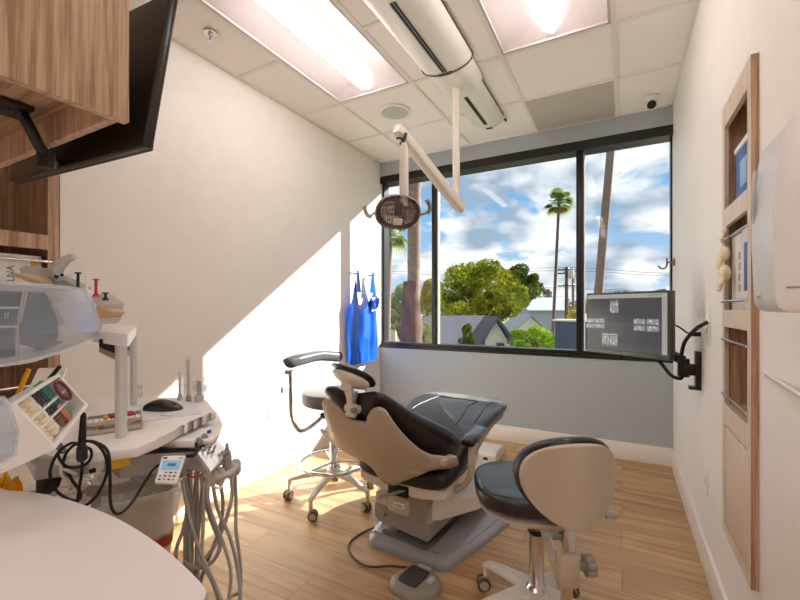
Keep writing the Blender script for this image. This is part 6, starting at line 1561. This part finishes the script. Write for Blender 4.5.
for q in [k / 14 for k in range(15)]:
    x = (q - .5) * .115; w_ = .031 * max(.05, (1 - abs(q * 2 - 1) ** 3.0)) ** .5; h_ = .002 + .027 * max(0.0, math.sin(PI * min(1, (q * .93 + .05)))) ** .8 * (1.1 - .35 * q)
    secs.append([mm @ V((x, w_ * math.cos(a), max(0, h_ * math.sin(a) ** .8 if math.sin(a) > 0 else 0))) for a in [PI * k / 12 for k in range(13)]])
loft(bm, secs); obj('mouse_body', bm, W['black'], ms, ang=70)
bm = BM(); cyl(bm, mm @ V((.034, -.004, .0145)), mm @ V((.034, .004, .0145)), .006, n=14); obj('scroll_wheel', bm, W['dgrey'], ms)
# wrapped syringes standing on the tray end
def tip(label, px, y0, y1, r, m, film=True, m2=None):
    a_ = at(px, y0, t=1.3); b_ = at(px, y1, z=ZD); t_ = (b_.xy.length); sc_2 = b_.copy(); k = b_.dot(FW); top_ = at(px, y0, t=k)
    t = thing('wrapped_syringe', label, 'syringe', (b_.x, b_.y, ZD), group='wrapped syringes at the far end of the tray top')
    bm = BM(); cyl(bm, (b_.x, b_.y, ZD), (top_.x, top_.y, top_.z), r, r * .8, 14); obj('barrel', bm, m, t)
    bm = BM(); lathe(bm, [(r * 1.7, ZD), (r * 1.7, ZD + .012), (r * 1.1, ZD + .02)], (b_.x, b_.y, 0), 14); obj('tip_base', bm, m2 or W['lgrey'], t)
    if film:
        bm = BM(); lathe(bm, [(r * 2.2, ZD + .01), (r * 2.7, ZD + .05), (r * 2.0, (ZD + top_.z) / 2), (r * 2.9, top_.z), (r * 1.6, top_.z + .012)], (b_.x + .006, b_.y, 0), 10); obj('plastic_sleeve', bm, W['film'], t)
    return t
tip('slim beige syringe at the left of the three wrapped syringes', 180, 372, 400, .0045, W['beige2'], True)
tip('tall wrapped syringe in the middle of the three on the tray end', 188.5, 360, 401, .005, W['beige'], True, W['grey'])
tip('grey wrapped syringe nearest the right tip of the tray top', 199, 381, 401, .008, W['grey'], True)
# yellow stick seen at the shelving
ys = BM(); cyl(ys, at(14.5, 402, z=.806), at(29, 369, t=1.74), .0095, n=10); obj('yellow_stick', ys, W['yellow'], None, label='slim yellow orange stick leaning on a shelf of the left shelving', cat='stick')
# yellow spiral hose
yc = BM(); c0, c1 = at(-2, 470, t=.84), at(18, 487, t=.88); pts = []
for k in range(220):
    q = k / 219; a = q * 2 * PI * 8; p = c0.lerp(c1, q) + V((0, 0, -.012 * math.sin(PI * q) * 2)); d_ = (c1 - c0).normalized()
    pts.append(p + V((0, 0, 1)) * math.cos(a) * .021 + d_.cross(V((0, 0, 1))) * math.sin(a) * .021)
tube(yc, pts, .0030, 6, 1); obj('spiral_hose', yc, mat('bright_yellow_hose', hx(250, 176, 16), .35), None, label='coiled bright yellow air hose low at the left edge', cat='hose')
# waste bin with its liner
wb = thing('waste_bin', 'cream waste bin with a clear liner and red band under the unit', 'waste bin', (-1.50, .86, 0))
cx_, cy_ = -1.414, .662
def rr_(w, d, z, r=.06): return [V((cx_ + x * math.cos(-.477) - y * math.sin(-.477), cy_ + x * math.sin(-.477) + y * math.cos(-.477), z)) for x, y in rrect(w, d, r, 5)]
crm = mat('cream_bin_plastic', hx(226, 216, 200), .45)
bm = BM(); loft(bm, [rr_(.21, .33, 0), rr_(.26, .40, .625), rr_(.28, .42, .63), rr_(.28, .42, .64), rr_(.255, .395, .64), rr_(.205, .325, .02)]); obj('bin_body', bm, crm, wb, ang=40)
bm = BM(); loft(bm, [rr_(.252, .388, .47), rr_(.256, .393, .51)], False); 
fs_ = bm.faces[:]; bmesh.ops.solidify(bm, geom=fs_, thickness=-.002); obj('red_band', bm, mat('coral_red_band', hx(226, 106, 78), .5), wb)
bm = BM(); rg = random.Random(3); rings = []
for z, w_, d_ in ((.51, .266, .406), (.57, .275, .414), (.64, .292, .432), (.652, .285, .425), (.64, .25, .39), (.55, .24, .38)):
    rings.append([bm.verts.new(p + V((rg.uniform(-.004, .004), rg.uniform(-.004, .004), rg.uniform(-.006, .006)))) for p in rr_(w_, d_, z)])
skin(bm, rings, False); obj('bin_liner', bm, clear('clear_bin_liner', (.95, .96, .96), .3, rough=.2, haze=.3), wb, ang=40)
# ================================================================== light
sd = V((-.87, -1.0, -.7227)).normalized()
s = bpy.data.lights.new('sun', 'SUN'); s.energy = SUN; s.angle = math.radians(0.6); s.color = (1.0, .96, .90)
so = bpy.data.objects.new('sun', s); COL.objects.link(so); so.rotation_mode = 'QUATERNION'; so.rotation_quaternion = sd.to_track_quat('-Z', 'Y'); so.location = (10, 14, 12)

w = bpy.data.worlds.new('sky'); SC.world = w; w.use_nodes = True
nt = w.node_tree; N = nt.nodes; L = nt.links
for n in list(N): N.remove(n)
o = N.new('ShaderNodeOutputWorld'); bg = N.new('ShaderNodeBackground'); L.new(bg.outputs[0], o.inputs[0])
tc = N.new('ShaderNodeTexCoord')
sep = N.new('ShaderNodeSeparateXYZ'); L.new(tc.outputs['Generated'], sep.inputs[0])
ramp = N.new('ShaderNodeValToRGB'); e = ramp.color_ramp.elements
e[0].position = 0.0; e[0].color = (*hx(196, 214, 230), 1); e[1].position = 0.6; e[1].color = (*hx(92, 150, 214), 1)
q = e.new(.22); q.color = (*hx(128, 184, 232), 1)
L.new(sep.outputs['Z'], ramp.inputs['Fac'])
# clouds on a flat layer high above: project the direction
dv = N.new('ShaderNodeMath'); dv.operation = 'ADD'; dv.inputs[1].default_value = .22; L.new(sep.outputs['Z'], dv.inputs[0])
vm = N.new('ShaderNodeVectorMath'); vm.operation = 'DIVIDE'
cb = N.new('ShaderNodeCombineXYZ'); L.new(dv.outputs[0], cb.inputs[0]); L.new(dv.outputs[0], cb.inputs[1]); cb.inputs[2].default_value = 1
L.new(tc.outputs['Generated'], vm.inputs[0]); vm.operation = 'MULTIPLY'; vm.inputs[1].default_value = (1.5, 1.5, 1.35)
mp = N.new('ShaderNodeMapping'); mp.inputs['Location'].default_value = CLOUDLOC; mp.inputs['Scale'].default_value = (1, 1, 2.4); L.new(vm.outputs[0], mp.inputs['Vector'])
c1 = N.new('ShaderNodeTexNoise'); c1.inputs['Scale'].default_value = 3.2; c1.inputs['Detail'].default_value = 9; c1.inputs['Roughness'].default_value = .56; c1.inputs['Distortion'].default_value = .25
L.new(mp.outputs[0], c1.inputs['Vector'])
cm = N.new('ShaderNodeMapRange'); cm.inputs['From Min'].default_value = .39; cm.inputs['From Max'].default_value = .48; cm.clamp = True; cm.interpolation_type = 'SMOOTHSTEP'
L.new(c1.outputs['Fac'], cm.inputs['Value'])
mp2 = N.new('ShaderNodeMapping'); mp2.inputs['Location'].default_value = (CLOUDLOC[0] + .1, CLOUDLOC[1] + .06, CLOUDLOC[2] + .12); mp2.inputs['Scale'].default_value = (1, 1, 2.4); L.new(vm.outputs[0], mp2.inputs['Vector'])
c2 = N.new('ShaderNodeTexNoise'); c2.inputs['Scale'].default_value = 4.2; c2.inputs['Detail'].default_value = 6; L.new(mp2.outputs[0], c2.inputs['Vector'])
r2 = N.new('ShaderNodeValToRGB'); f = r2.color_ramp.elements
f[0].position = .42; f[0].color = (*hx(255, 254, 252), 1); f[1].position = .62; f[1].color = (*hx(158, 178, 200), 1)
q = f.new(.5); q.color = (*hx(226, 232, 240), 1)
L.new(c2.outputs['Fac'], r2.inputs['Fac'])
mx = N.new('ShaderNodeMix'); mx.data_type = 'RGBA'; L.new(cm.outputs[0], mx.inputs['Factor']); L.new(ramp.outputs[0], mx.inputs['A']); L.new(r2.outputs[0], mx.inputs['B'])
L.new(mx.outputs['Result'], bg.inputs['Color']); bg.inputs['Strength'].default_value = SKY

SC.view_settings.view_transform = 'Standard'; SC.view_settings.look = 'None'; SC.view_settings.gamma = 1.0
SC.view_settings.use_curve_mapping = False; SC.view_settings.exposure = EXPO
cy = SC.cycles
cy.use_denoising = True
try: cy.denoiser = 'OPENIMAGEDENOISE'
except Exception: pass
cy.max_bounces = 10; cy.diffuse_bounces = 5; cy.glossy_bounces = 4; cy.transparent_max_bounces = 24; cy.caustics_reflective = False; cy.caustics_refractive = False
cy.sample_clamp_indirect = 6
